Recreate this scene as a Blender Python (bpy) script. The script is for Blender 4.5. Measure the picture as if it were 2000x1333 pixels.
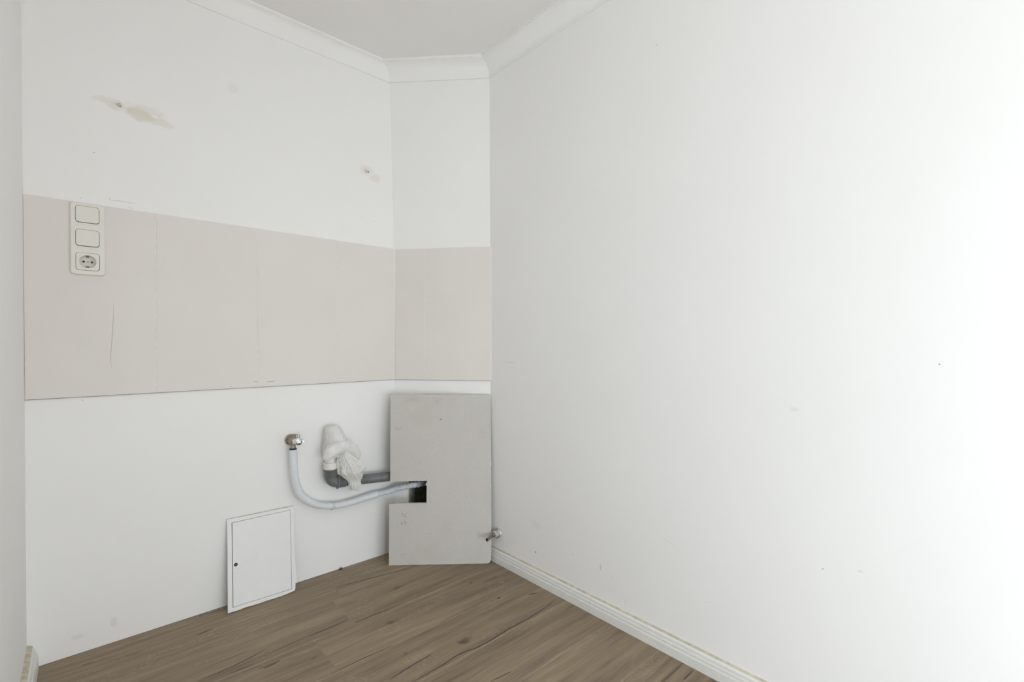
import bpy, bmesh, math, random
from mathutils import Vector, Matrix, noise

for o in list(bpy.data.objects):
    bpy.data.objects.remove(o)
scene = bpy.context.scene
COL = scene.collection
random.seed(7)

# ------------------------------------------------------------------ camera
YAW, PITCH, ROLL = math.radians(47.777), math.radians(0.3086), math.radians(0.052)
fwd0 = Vector((math.cos(YAW), math.sin(YAW), 0))
right0 = Vector((math.sin(YAW), -math.cos(YAW), 0))
up0 = Vector((0, 0, 1))
fwd = fwd0 * math.cos(PITCH) + up0 * math.sin(PITCH)
upp = up0 * math.cos(PITCH) - fwd0 * math.sin(PITCH)
rgt = right0 * math.cos(ROLL) + upp * math.sin(ROLL)
upv = upp * math.cos(ROLL) - right0 * math.sin(ROLL)
cam_data = bpy.data.cameras.new('camera')
cam_data.sensor_fit = 'HORIZONTAL'
cam_data.sensor_width = 36.0
cam_data.lens = 923.7 * 36.0 / 2000.0
cam_data.clip_start = 0.02
cam = bpy.data.objects.new('camera', cam_data)
COL.objects.link(cam)
M = Matrix((rgt, upv, -fwd)).transposed().to_4x4()
M.translation = Vector((0, 0, 0.95))
cam.matrix_world = M
scene.camera = cam

# ------------------------------------------------------------------ daylight
world = bpy.data.worlds.new('sky_world')
scene.world = world
world.use_nodes = True
bg = world.node_tree.nodes['Background']
bg.inputs['Color'].default_value = (0.75, 0.86, 1.0, 1)
bg.inputs['Strength'].default_value = 0.3

def area_light(name, loc, size, energy, color, rot):
    d = bpy.data.lights.new(name, 'AREA')
    d.shape = 'RECTANGLE'
    d.size, d.size_y = size
    d.energy = energy
    d.color = color
    o = bpy.data.objects.new(name, d)
    o.location = loc
    o.rotation_euler = rot
    COL.objects.link(o)
    return o
# added fill lights in an invented left wall opening behind the viewer:
# cool one low, weaker warm one above, balanced for the wall brightness
area_light('side_fill_low', (-0.150, -1.70, 0.45), (0.80, 1.24), 52.0, (0.77, 0.88, 1.0), (0, math.radians(-90), 0))
area_light('side_fill_high', (-0.155, -1.70, 1.42), (1.08, 1.24), 9.0, (1.0, 0.95, 0.84), (0, math.radians(-90), 0))
# daylight through the doorway opposite the tiled wall
area_light('daylight_doorway', (0.66, -2.36, 0.48), (1.14, 0.86), 18.0, (1.0, 0.99, 0.96), (math.radians(90), 0, 0))
lt = area_light('daylight_doorway_sky', (0.66, -2.35, 1.06), (1.14, 1.96), 6.5, (0.78, 0.90, 1.0), (math.radians(50), 0, 0))
lt.data.spread = math.radians(100)

scene.view_settings.view_transform = 'Standard'
scene.view_settings.look = 'None'
scene.view_settings.gamma = 1.0
scene.view_settings.use_curve_mapping = False
scene.view_settings.exposure = -0.05
scene.cycles.max_bounces = 7
scene.cycles.diffuse_bounces = 7
scene.cycles.adaptive_threshold = 0.04
scene.cycles.caustics_reflective = False
scene.cycles.caustics_refractive = False
scene.cycles.use_light_tree = False
scene.cycles.glossy_bounces = 6
scene.cycles.transparent_max_bounces = 12

# ------------------------------------------------------------------ constants of the room (metres)
YA = 1.9655          # back wall plane
XC = 1.3421          # right wall plane
ZT, ZB = 1.3818, 0.7856   # tile band
ZCOVE = 2.136
ZCEIL = 2.209
YD = -2.40           # wall behind the camera

# ------------------------------------------------------------------ node helpers
class NT:
    def __init__(self, name):
        self.mat = bpy.data.materials.new(name)
        self.mat.use_nodes = True
        self.t = self.mat.node_tree
        self.bsdf = self.t.nodes['Principled BSDF']
    def n(self, typ, **kw):
        nd = self.t.nodes.new(typ)
        for k, v in kw.items():
            setattr(nd, k, v)
        return nd
    def link(self, a, b):
        self.t.links.new(a, b)
    def val(self, sock, v):
        if hasattr(v, 'is_output'):
            self.link(v, sock)
        else:
            sock.default_value = v
    def math(self, op, a, b=None, c=None, clamp=False):
        nd = self.n('ShaderNodeMath', operation=op, use_clamp=clamp)
        self.val(nd.inputs[0], a)
        if b is not None:
            self.val(nd.inputs[1], b)
        if c is not None:
            self.val(nd.inputs[2], c)
        return nd.outputs[0]
    def mix(self, fac, a, b):
        nd = self.n('ShaderNodeMix', data_type='RGBA')
        self.val(nd.inputs[0], fac)
        self.val(nd.inputs[6], a if hasattr(a, 'is_output') else (*a, 1) if len(a) == 3 else a)
        self.val(nd.inputs[7], b if hasattr(b, 'is_output') else (*b, 1) if len(b) == 3 else b)
        return nd.outputs[2]
    def rng(self, v, a, b, c=0.0, d=1.0, smooth=True):
        nd = self.n('ShaderNodeMapRange', clamp=True)
        nd.interpolation_type = 'SMOOTHSTEP' if smooth else 'LINEAR'
        self.val(nd.inputs[0], v)
        for i, x in enumerate((a, b, c, d)):
            self.val(nd.inputs[1 + i], x)
        return nd.outputs[0]
    def pos(self):
        return self.n('ShaderNodeNewGeometry').outputs['Position']
    def objc(self):
        return self.n('ShaderNodeTexCoord').outputs['Object']
    def sep(self, v):
        nd = self.n('ShaderNodeSeparateXYZ')
        self.link(v, nd.inputs[0])
        return nd.outputs
    def comb(self, x, y, z):
        nd = self.n('ShaderNodeCombineXYZ')
        for i, v in enumerate((x, y, z)):
            self.val(nd.inputs[i], v)
        return nd.outputs[0]
    def noise(self, vec, scale, detail=3.0, rough=0.5, dist=0.0):
        nd = self.n('ShaderNodeTexNoise')
        self.link(vec, nd.inputs['Vector'])
        nd.inputs['Scale'].default_value = scale
        nd.inputs['Detail'].default_value = detail
        nd.inputs['Roughness'].default_value = rough
        nd.inputs['Distortion'].default_value = dist
        return nd.outputs['Fac']
    def bump(self, h, strength, dist=0.001):
        nd = self.n('ShaderNodeBump')
        nd.inputs['Strength'].default_value = strength
        nd.inputs['Distance'].default_value = dist
        self.link(h, nd.inputs['Height'])
        self.link(nd.outputs[0], self.bsdf.inputs['Normal'])
    def spot(self, col, u, v, c, r, color, strength, wob=0.5, nz=None, inner=0.45):
        """an irregular stain with its own outline"""
        du = self.math('DIVIDE', self.math('SUBTRACT', u, c[0]), r[0])
        dv = self.math('DIVIDE', self.math('SUBTRACT', v, c[1]), r[1])
        d = self.math('SQRT', self.math('ADD', self.math('MULTIPLY', du, du), self.math('MULTIPLY', dv, dv)))
        if nz is not None:
            d = self.math('MULTIPLY_ADD', self.math('SUBTRACT', nz, 0.5), wob * 2, d)
        f = self.rng(d, inner, 1.0, strength, 0.0)
        return self.mix(f, col, color)
    def line(self, col, u, v, pts, width, color, strength, nz=None, amp=0.0):
        """a thin wandering stroke v = f(u) through the given points"""
        pts = sorted(pts)
        u0, u1 = pts[0][0], pts[-1][0]
        v0 = min(p[1] for p in pts) - 0.01
        v1 = max(p[1] for p in pts) + 0.01
        uu = self.rng(u, u0, u1, 0.0, 1.0, smooth=False)
        fc = self.n('ShaderNodeFloatCurve')
        cv = fc.mapping.curves[0]
        while len(cv.points) < len(pts):
            cv.points.new(0.5, 0.5)
        for i, p in enumerate(pts):
            cv.points[i].location = ((p[0] - u0) / (u1 - u0), (p[1] - v0) / (v1 - v0))
        fc.mapping.update()
        self.link(uu, fc.inputs['Value'])
        vc = self.math('MULTIPLY_ADD', fc.outputs[0], v1 - v0, v0)
        if nz is not None:
            vc = self.math('MULTIPLY_ADD', self.math('SUBTRACT', nz, 0.5), amp, vc)
        d = self.math('ABSOLUTE', self.math('SUBTRACT', v, vc))
        # taper towards both ends
        t = self.math('MULTIPLY', self.math('MULTIPLY', uu, self.math('SUBTRACT', 1.0, uu)), 4.0)
        w = self.math('MULTIPLY', self.math('POWER', t, 0.4), width)
        f = self.math('MULTIPLY', self.rng(self.math('SUBTRACT', d, w), -width * 0.5, width * 0.3, 1.0, 0.0),
                      self.rng(t, 0.0, 0.06, 0.0, strength))
        return self.mix(f, col, color)

def simple(name, color, rough=0.5, metal=0.0, nscale=0, namp=0.0, bump=0.0, bscale=400, spec=0.5):
    m = NT(name)
    m.bsdf.inputs['Roughness'].default_value = rough
    m.bsdf.inputs['Metallic'].default_value = metal
    m.bsdf.inputs['Specular IOR Level'].default_value = spec
    p = m.objc()
    if namp:
        f = m.rng(m.noise(p, nscale, 4), 0.3, 0.7)
        dark = tuple(c * (1 - namp) for c in color)
        m.link(m.mix(f, dark, color), m.bsdf.inputs['Base Color'])
    else:
        m.bsdf.inputs['Base Color'].default_value = (*color, 1)
    if bump:
        m.bump(m.noise(p, bscale, 4), bump)
    return m.mat

WHITE = (0.895, 0.891, 0.880)
OC, OC2, GR, LT = (0.66, 0.61, 0.49), (0.72, 0.68, 0.58), (0.5, 0.47, 0.43), (0.72, 0.71, 0.69)
# stains, dots and scratches that sit in the paint: (kind, ...) with their own bounds on the wall
def SPOT(c, r, color, st, wob=0.5, inner=0.45):
    k = 1.0 + wob
    return dict(kind='spot', c=c, r=r, color=color, st=st, wob=wob, inner=inner, box=(c[0] - r[0] * k, c[0] + r[0] * k, c[1] - r[1] * k, c[1] + r[1] * k))
def LINE(pts, w, color, st, amp=0.0):
    us, vs = [p[0] for p in pts], [p[1] for p in pts]
    e = w * 2 + amp
    return dict(kind='line', pts=pts, w=w, color=color, st=st, amp=amp, box=(min(us) - 0.001, max(us) + 0.001, min(vs) - e, max(vs) + e))
BACK_MARKS = [
    SPOT((0.052, 1.7195), (0.05, 0.014), OC2, 0.38, 0.7), SPOT((0.080, 1.709), (0.040, 0.019), OC, 0.38, 0.6), SPOT((0.134, 1.700), (0.046, 0.026), OC, 0.48, 0.6),
    SPOT((0.150, 1.716), (0.06, 0.026), OC2, 0.36, 0.7), SPOT((0.19, 1.690), (0.045, 0.016), OC2, 0.38, 0.7), SPOT((0.083, 1.713), (0.011, 0.008), (0.30, 0.25, 0.18), 0.8, 0.9),
    SPOT((0.920, 1.712), (0.040, 0.030), OC2, 0.36), SPOT((0.958, 1.683), (0.038, 0.022), OC2, 0.4, 0.7), SPOT((0.917, 1.707), (0.011, 0.014), (0.5, 0.46, 0.36), 0.6, 0.8),
    SPOT((0.4031, 1.8853), (0.022, 0.022), (0.80, 0.795, 0.785), 0.42, 0.1, 0.6),
    SPOT((0.0238, 1.5451), (0.0028, 0.0018), GR, 0.85, 0.3), SPOT((-0.0074, 1.3962), (0.0028, 0.0018), GR, 0.85, 0.3), SPOT((0.8994, 1.4998), (0.0028, 0.0018), GR, 0.85, 0.3),
    SPOT((0.9591, 1.4946), (0.0028, 0.0018), GR, 0.85, 0.3), SPOT((0.0, 0.775), (0.0028, 0.0018), GR, 0.85, 0.3), SPOT((0.62, 0.475), (0.0028, 0.0018), GR, 0.85, 0.3),
    LINE([(0.0596, 1.4052), (0.0933, 1.4055), (0.1271, 1.405)], 0.0010, (0.62, 0.56, 0.46), 0.8, 0.004),
    LINE([(0.106, 1.3885), (0.120, 1.3875)], 0.0009, (0.6, 0.55, 0.46), 0.8, 0.004),
    SPOT((0.0605, 1.4085), (0.0012, 0.0045), (0.6, 0.54, 0.44), 0.8, 0.2),
    SPOT((0.0764, 0.0618), (0.012, 0.022), (0.7, 0.68, 0.65), 0.4, 0.8), SPOT((-0.0097, 0.0522), (0.02, 0.012), (0.74, 0.72, 0.69), 0.4, 0.8),
    LINE([(0.6273, 0.597), (0.6547, 0.5987), (0.6806, 0.5965), (0.6947, 0.6072), (0.7049, 0.6206)], 0.0005, (0.70, 0.69, 0.67), 0.4),
]
RIGHT_MARKS = [
    SPOT((1.3379, 0.1171), (0.0045, 0.0036), (0.16, 0.14, 0.12), 0.95, 0.2), SPOT((0.3475, 0.3993), (0.0022, 0.0016), (0.2, 0.2, 0.2), 0.9, 0.2), SPOT((0.1333, 0.9069), (0.0022, 0.0016), (0.2, 0.2, 0.2), 0.9, 0.2),
    SPOT((1.2981, 0.114), (0.0022, 0.003), GR, 0.7, 0.4), SPOT((0.9681, 0.1559), (0.0022, 0.003), GR, 0.7, 0.4), SPOT((1.1434, 0.173), (0.0022, 0.003), GR, 0.7, 0.4),
    SPOT((0.9146, 0.0903), (0.0022, 0.003), GR, 0.7, 0.4), SPOT((0.7993, 1.8972), (0.0022, 0.003), GR, 0.7, 0.4),
    SPOT((1.018, 0.168), (0.004, 0.014), (0.62, 0.60, 0.56), 0.6, 0.7), SPOT((0.2724, 0.4198), (0.008, 0.005), LT, 0.5, 0.7), SPOT((0.4108, 0.783), (0.014, 0.008), LT, 0.35, 0.6),
    SPOT((1.3351, 0.225), (0.035, 0.022), LT, 0.2, 0.6), LINE([(1.4533, 0.8707), (1.49, 0.8702), (1.5279, 0.8696)], 0.0006, GR, 0.5),
    LINE([(0.7345, 0.328), (0.7774, 0.345)], 0.0012, LT, 0.5, 0.01), LINE([(0.62, 0.21), (0.645, 0.195)], 0.0008, LT, 0.6),
]
def paint_with(m, col, u, v, marks, nz):
    for k in marks:
        if k['kind'] == 'spot':
            col = m.spot(col, u, v, k['c'], k['r'], k['color'], k['st'], k['wob'], nz, k['inner'])
        else:
            col = m.line(col, u, v, k['pts'], k['w'], k['color'], k['st'], nz if k['amp'] else None, k['amp'])
    return col
def wall_paint(name, plane='x', marks=None):
    m = NT(name)
    m.bsdf.inputs['Roughness'].default_value = 0.8
    m.bsdf.inputs['Specular IOR Level'].default_value = 0.2
    P = m.pos()
    cl = m.rng(m.noise(P, 2.2, 1), 0.3, 0.7, smooth=False)
    col = m.mix(cl, tuple(c * 0.985 for c in WHITE), WHITE)
    if marks:
        s = m.sep(P)
        u, v = (s[0], s[2]) if plane == 'x' else (s[1], s[2])
        col = paint_with(m, col, u, v, marks, m.noise(P, 45, 4, 0.6))
    m.link(col, m.bsdf.inputs['Base Color'])
    return m.mat
def marked_grid(u0, u1, v0, v1, marks):
    """cut a wall face into cells so that only cells holding a mark carry its material"""
    us = sorted({u0, u1} | {x for k in marks for x in k['box'][:2] if u0 < x < u1})
    vs = sorted({v0, v1} | {x for k in marks for x in k['box'][2:] if v0 < x < v1})
    cells = []
    for a, b in zip(us[:-1], us[1:]):
        for c, d in zip(vs[:-1], vs[1:]):
            hit = tuple(i for i, k in enumerate(marks) if k['box'][0] < b - 1e-9 and k['box'][1] > a + 1e-9 and k['box'][2] < d - 1e-9 and k['box'][3] > c + 1e-9)
            cells.append((a, b, c, d, hit))
    return cells

MAT = {}
MAT['wall'] = wall_paint('white_wall_paint')
MAT['ceiling'] = simple('ceiling_paint', (0.85, 0.835, 0.815), 0.85, 0, 3, 0.02, 0.05, 200, 0.2)
MAT['cove'] = simple('cove_paint', (0.895, 0.891, 0.880), 0.65, 0, 3, 0.015, 0, 0, 0.3)

def tile_mat():
    m = NT('satin_beige_tile')
    P = m.pos()
    s = m.sep(P)
    u, v = s[0], s[2]
    rnd = m.n('ShaderNodeObjectInfo').outputs['Random']
    base = m.mix(m.rng(m.noise(P, 5, 3), 0.3, 0.7), (0.766, 0.729, 0.692), (0.786, 0.749, 0.712))
    base = m.mix(m.math('MULTIPLY', rnd, 0.3), base, (0.762, 0.730, 0.698))
    nz = m.noise(P, 45, 5, 0.6)
    fr = m.rng(s[1], 1.95, 1.955)            # only tiles on the back wall carry these scuffs
    # brownish scratch: u as a function of v
    c2 = m.line(base, v, u, [(0.870, 0.0690), (0.8944, 0.0655), (0.9512, 0.0677), (1.0245, 0.0711), (1.0816, 0.0721)], 0.0011, (0.50, 0.42, 0.32), 0.8, nz, 0.001)
    c2 = m.line(c2, u, v, [(0.515, 0.8028), (0.5257, 0.8033), (0.5384, 0.8036), (0.5512, 0.806)], 0.0010, (0.35, 0.33, 0.30), 0.8, nz, 0.004)
    for c in ((0.4779, 0.8068), (0.484, 0.806), (0.30, 0.70), (0.40, 0.793), (0.53, 0.8025)):
        c2 = m.spot(c2, u, v, c, (0.004, 0.0018), (0.36, 0.34, 0.31), 0.75, 0.4, nz)
    m.link(m.mix(fr, base, c2), m.bsdf.inputs['Base Color'])
    m.bsdf.inputs['Roughness'].default_value = 0.5
    m.bsdf.inputs['Specular IOR Level'].default_value = 0.35
    m.bump(m.noise(P, 30, 2), 0.03, 0.002)
    return m.mat
MAT['tile'] = tile_mat()
MAT['grout'] = simple('pale_grout', (0.83, 0.80, 0.765), 0.9, 0, 60, 0.08)
MAT['joint_dirt'] = simple('dirty_joint', (0.42, 0.37, 0.32), 0.9, 0, 40, 0.35)
MAT['silicone'] = simple('white_silicone', (0.83, 0.82, 0.80), 0.5)

# ------------------------------------------------------------------ laminate
def wood_mat(rect, seed):
    m = NT('brown_oak_laminate')
    P = m.pos()
    s = m.sep(P)
    x, y = s[0], s[1]
    off = seed * 1.7
    def vec(kx, ky):
        return m.comb(m.math('MULTIPLY', m.math('ADD', x, off), kx), m.math('MULTIPLY', m.math('ADD', y, off), ky), off)
    warp = m.noise(vec(1.6, 5.0), 1.0, 2)
    yw = m.math('MULTIPLY_ADD', warp, 0.05, m.math('ADD', y, off))
    gv = m.comb(m.math('MULTIPLY', m.math('ADD', x, off), 2.4), m.math('MULTIPLY', yw, 46.0), off)
    g1 = m.noise(gv, 1.0, 6, 0.62)
    fv = m.comb(m.math('MULTIPLY', m.math('ADD', x, off), 16.0), m.math('MULTIPLY', yw, 260.0), off)
    g2 = m.noise(fv, 1.0, 4, 0.6)
    g3 = m.noise(vec(1.7, 9.0), 1.0, 3, 0.5)
    ramp = m.n('ShaderNodeValToRGB')
    el = ramp.color_ramp.elements
    el[0].position, el[0].color = 0.34, (0.150, 0.113, 0.076, 1)
    el[1].position, el[1].color = 0.68, (0.405, 0.317, 0.209, 1)
    e = el.new(0.45); e.color = (0.230, 0.175, 0.119, 1)
    e = el.new(0.55); e.color = (0.295, 0.226, 0.150, 1)
    t = m.math('ADD', m.math('MULTIPLY', g1, 0.50), m.math('ADD', m.math('MULTIPLY', g3, 0.30), m.math('MULTIPLY', g2, 0.20)))
    m.link(t, ramp.inputs[0])
    col = ramp.outputs[0]
    # saw-rough pale patches, flecked across the grain
    patch = m.rng(m.noise(vec(3.0, 10.0), 1.3, 2), 0.54, 0.66)
    fleck = m.rng(m.noise(vec(90.0, 130.0), 1.0, 4, 0.65, 1.0), 0.48, 0.66)
    col = m.mix(m.math('MULTIPLY', m.math('MULTIPLY', patch, fleck), 0.40), col, (0.49, 0.405, 0.29))
    # dark hair cracks
    ck = m.noise(m.comb(m.math('MULTIPLY', m.math('ADD', x, off), 2.8), m.math('MULTIPLY', yw, 75.0), 3.0), 1.0, 3, 0.5)
    ck2 = m.rng(m.noise(vec(3.0, 14.0), 1.0, 2), 0.52, 0.64)
    col = m.mix(m.math('MULTIPLY', m.rng(ck, 0.36, 0.28, 0.0, 0.75), ck2), col, (0.07, 0.056, 0.044))
    nz = m.noise(P, 55, 4, 0.6)
    dk = (0.058, 0.050, 0.044)
    cracks = [
        ([(0.727, 1.8298), (0.8633, 1.8027), (0.9493, 1.7898), (1.034, 1.775)], 0.0022, 0.9),
        ([(0.8164, 1.7415), (0.8734, 1.734)], 0.0016, 0.7),
        ([(0.542, 1.5824), (0.6096, 1.582), (0.6839, 1.5876)], 0.0020, 0.9),
        ([(0.6875, 1.5475), (0.7597, 1.553), (0.789, 1.5500), (0.8574, 1.548)], 0.0017, 0.75),
        ([(0.5308, 1.3575), (0.6284, 1.3599), (0.6781, 1.3574), (0.7312, 1.3565)], 0.0018, 0.75),
        ([(0.6402, 1.2239), (0.708, 1.2321), (0.7985, 1.2385)], 0.0022, 0.85),
        ([(0.6678, 1.1736), (0.7943, 1.1754), (0.8514, 1.1808), (0.9275, 1.1700), (1.0678, 1.1753), (1.1631, 1.1769), (1.3078, 1.1966)], 0.0023, 0.9),
        ([(1.2501, 1.2864), (1.2864, 1.2729)], 0.0035, 0.7),
        ([(0.8491, 1.0276), (0.9249, 1.0179)], 0.0018, 0.8),
        ([(0.2427, 1.5819), (0.3319, 1.5848), (0.4263, 1.6051)], 0.0020, 0.85),
        ([(0.4263, 1.575), (0.542, 1.583)], 0.0016, 0.7),
        ([(0.3187, 1.5559), (0.3805, 1.5515)], 0.0018, 0.7),
        ([(0.2767, 1.833), (0.3253, 1.8359)], 0.0026, 0.85),
        ([(0.2909, 1.9559), (0.3838, 1.9435)], 0.0016, 0.6),
        ([(0.3941, 1.512), (0.4429, 1.5183)], 0.0030, 0.75),
        ([(1.2531, 0.6663), (1.3167, 0.6671)], 0.0022, 0.8),
        ([(0.1579, 1.7936), (0.2293, 1.7927)], 0.0014, 0.5),
    ]
    ra, rb, rc, rd = rect
    for pts, w, st in cracks:
        if max(p[0] for p in pts) < ra or min(p[0] for p in pts) > rb or max(p[1] for p in pts) < rc or min(p[1] for p in pts) > rd:
            continue
        col = m.line(col, x, y, pts, w * 1.25, dk, min(1.0, st * 1.1), nz, 0.006)
    for c, r, st in [((0.9087, 1.6624), (0.020, 0.010), 0.6), ((0.9037, 1.2224), (0.024, 0.016), 0.85), ((0.7834, 1.4687), (0.018, 0.010), 0.6),
                     ((1.1445, 1.5034), (0.007, 0.005), 0.75), ((1.1548, 1.3429), (0.010, 0.006), 0.9), ((1.2219, 1.4729), (0.03, 0.009), 0.5),
                     ((0.7366, 1.2946), (0.008, 0.006), 0.5), ((0.5213, 1.4633), (0.010, 0.006), 0.45), ((0.4038, 1.5197), (0.02, 0.006), 0.5),
                     ((0.114, 1.8511), (0.024, 0.006), 0.5), ((0.0197, 1.8842), (0.016, 0.005), 0.5)]:
        if not (ra < c[0] < rb and rc < c[1] < rd):
            continue
        r = (r[0] * 1.5, r[1] * 1.5)
        col = m.spot(col, x, y, c, r, (0.085, 0.068, 0.054), st, 1.1, nz, 0.1)
    m.link(col, m.bsdf.inputs['Base Color'])
    m.bsdf.inputs['Roughness'].default_value = 0.52
    m.bsdf.inputs['Specular IOR Level'].default_value = 0.35
    m.bump(m.math('ADD', g1, g2), 0.10, 0.0015)
    return m.mat
MAT['wood_edge'] = simple('laminate_bevel', (0.44, 0.35, 0.245), 0.5, 0, 20, 0.35)
MAT['subfloor'] = simple('subfloor_screed', (0.12, 0.10, 0.08), 0.9)

# ------------------------------------------------------------------ object helpers
def tag(o, label=None, cat=None, kind=None, group=None):
    if label: o['label'] = label
    if cat: o['category'] = cat
    if kind: o['kind'] = kind
    if group: o['group'] = group
    return o

def root(name, loc, label, cat, kind=None, group=None):
    o = bpy.data.objects.new(name, None)
    o.location = loc
    o.empty_display_size = 0.02
    COL.objects.link(o)
    return tag(o, label, cat, kind, group)

def place(o, parent):
    COL.objects.link(o)
    if parent is not None:
        o.parent = parent
    return o

def origin_of(parent):
    v = Vector((0, 0, 0))
    while parent is not None:
        v += Vector(parent.location)
        parent = parent.parent
    return v

def mk(name, verts, faces, mats, parent=None, smooth=False, midx=None, origin=None):
    """mesh object from world-space vertices; its origin sits on `origin` or on its parent's"""
    po = origin_of(parent)
    og = Vector(origin) if origin is not None else po
    me = bpy.data.meshes.new(name)
    me.from_pydata([tuple(Vector(v) - og) for v in verts], [], faces)
    if not isinstance(mats, (list, tuple)):
        mats = [mats]
    for mm in mats:
        me.materials.append(mm)
    if midx:
        for p, i in zip(me.polygons, midx):
            p.material_index = i
    bm = bmesh.new(); bm.from_mesh(me)
    bmesh.ops.remove_doubles(bm, verts=bm.verts, dist=1e-7)
    bmesh.ops.recalc_face_normals(bm, faces=bm.faces)
    bm.to_mesh(me); bm.free()
    if smooth:
        for p in me.polygons:
            p.use_smooth = True
    o = bpy.data.objects.new(name, me)
    o.location = og - po
    return place(o, parent)

def box_vf(x0, x1, y0, y1, z0, z1):
    v = [(x, y, z) for z in (z0, z1) for y in (y0, y1) for x in (x0, x1)]
    f = [(0, 2, 3, 1), (4, 5, 7, 6), (0, 1, 5, 4), (2, 6, 7, 3), (0, 4, 6, 2), (1, 3, 7, 5)]
    return v, f

def join_vf(*parts):
    V, F = [], []
    for v, f in parts:
        n = len(V)
        V += list(v)
        F += [tuple(i + n for i in q) for q in f]
    return V, F

def add_bevel(o, w, seg=2, angle=35):
    b = o.modifiers.new('bevel', 'BEVEL')
    b.width = w; b.segments = seg; b.limit_method = 'ANGLE'; b.angle_limit = math.radians(angle)
    return o

def frame_of(d):
    d = Vector(d).normalized()
    a = Vector((0, 0, 1)) if abs(d.z) < 0.9 else Vector((1, 0, 0))
    s = d.cross(a).normalized()
    return d, s, s.cross(d).normalized()

def lathe_vf(p0, axis, prof, n=24, cap=True):
    """revolve (radius, distance) pairs about an axis starting at p0"""
    d, s, t = frame_of(axis)
    p0 = Vector(p0)
    V, F = [], []
    for r, h in prof:
        for i in range(n):
            a = 2 * math.pi * i / n
            V.append(p0 + d * h + (s * math.cos(a) + t * math.sin(a)) * r)
    for k in range(len(prof) - 1):
        for i in range(n):
            j = (i + 1) % n
            F.append((k * n + i, k * n + j, (k + 1) * n + j, (k + 1) * n + i))
    if cap:
        F.append(tuple(range(n - 1, -1, -1)))
        F.append(tuple((len(prof) - 1) * n + i for i in range(n)))
    return V, F

def catmull(pts, per):
    out = []
    P = [Vector(p) for p in pts]
    for i in range(len(P) - 1):
        p0 = P[max(i - 1, 0)]; p1 = P[i]; p2 = P[i + 1]; p3 = P[min(i + 2, len(P) - 1)]
        for k in range(per):
            t = k / per
            out.append(0.5 * ((2 * p1) + (p2 - p0) * t + (2 * p0 - 5 * p1 + 4 * p2 - p3) * t * t + (3 * p1 - p0 - 3 * p2 + p3) * t ** 3))
    out.append(P[-1])
    return out

def tube_vf(path, radius, n=16, cap=True):
    """tube along a path; radius(i, angle) in metres"""
    V, F = [], []
    ref = None
    L = len(path)
    for i, p in enumerate(path):
        d = (path[min(i + 1, L - 1)] - path[max(i - 1, 0)]).normalized()
        if ref is None:
            _, ref, _ = frame_of(d)
        s = (ref - d * ref.dot(d)).normalized()
        ref = s
        t = d.cross(s)
        for k in range(n):
            a = 2 * math.pi * k / n
            V.append(p + (s * math.cos(a) + t * math.sin(a)) * radius(i, a))
    for i in range(L - 1):
        for k in range(n):
            j = (k + 1) % n
            F.append((i * n + k, i * n + j, (i + 1) * n + j, (i + 1) * n + k))
    if cap:
        F.append(tuple(range(n - 1, -1, -1)))
        F.append(tuple((L - 1) * n + k for k in range(n)))
    return V, F

def plate(name, outer, holes, to3d, depth, mats, parent=None, bevel=0.0, seg=2, smooth=False, origin=None):
    """flat plate with openings: outer/holes are 2D loops, to3d(u, v, d) maps into the room (d towards the viewer)"""
    bm = bmesh.new()
    edges = []
    for loop in [outer] + holes:
        vs = [bm.verts.new((p[0], p[1], 0)) for p in loop]
        for i in range(len(vs)):
            edges.append(bm.edges.new((vs[i], vs[(i + 1) % len(vs)])))
    bmesh.ops.triangle_fill(bm, edges=edges, use_beauty=True, use_dissolve=False, normal=(0, 0, 1))
    # drop faces that fell inside a hole
    def inside(pt, loop):
        c = False
        for i in range(len(loop)):
            a, b = loop[i], loop[i - 1]
            if (a[1] > pt[1]) != (b[1] > pt[1]) and pt[0] < (b[0] - a[0]) * (pt[1] - a[1]) / (b[1] - a[1]) + a[0]:
                c = not c
        return c
    kill = [f for f in bm.faces if any(inside(f.calc_center_median(), h) for h in holes)]
    bmesh.ops.delete(bm, geom=kill, context='FACES_ONLY')
    ret = bmesh.ops.extrude_face_region(bm, geom=list(bm.faces))
    top = [g for g in ret['geom'] if isinstance(g, bmesh.types.BMVert)]
    for v in top:
        v.co.z = depth
    bmesh.ops.recalc_face_normals(bm, faces=bm.faces)
    po = origin_of(parent)
    og = Vector(origin) if origin is not None else po
    for v in bm.verts:
        v.co = Vector(to3d(*v.co)) - og
    bmesh.ops.recalc_face_normals(bm, faces=bm.faces)
    me = bpy.data.meshes.new(name)
    bm.to_mesh(me); bm.free()
    for mm in (mats if isinstance(mats, (list, tuple)) else [mats]):
        me.materials.append(mm)
    if smooth:
        for p in me.polygons:
            p.use_smooth = True
    o = bpy.data.objects.new(name, me)
    o.location = og - po
    place(o, parent)
    if bevel:
        add_bevel(o, bevel, seg, 40)
    return o

def rrect(x0, x1, z0, z1, r, n=6):
    out = []
    for cx, cz, a0 in ((x1 - r, z1 - r, 0), (x0 + r, z1 - r, 90), (x0 + r, z0 + r, 180), (x1 - r, z0 + r, 270)):
        for i in range(n + 1):
            a = math.radians(a0 + 90 * i / n)
            out.append((cx + r * math.cos(a), cz + r * math.sin(a)))
    return out

def on_back(u, v, d):          # point on the back wall plane, d metres in front of it
    return (u, YA - d, v)

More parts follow.
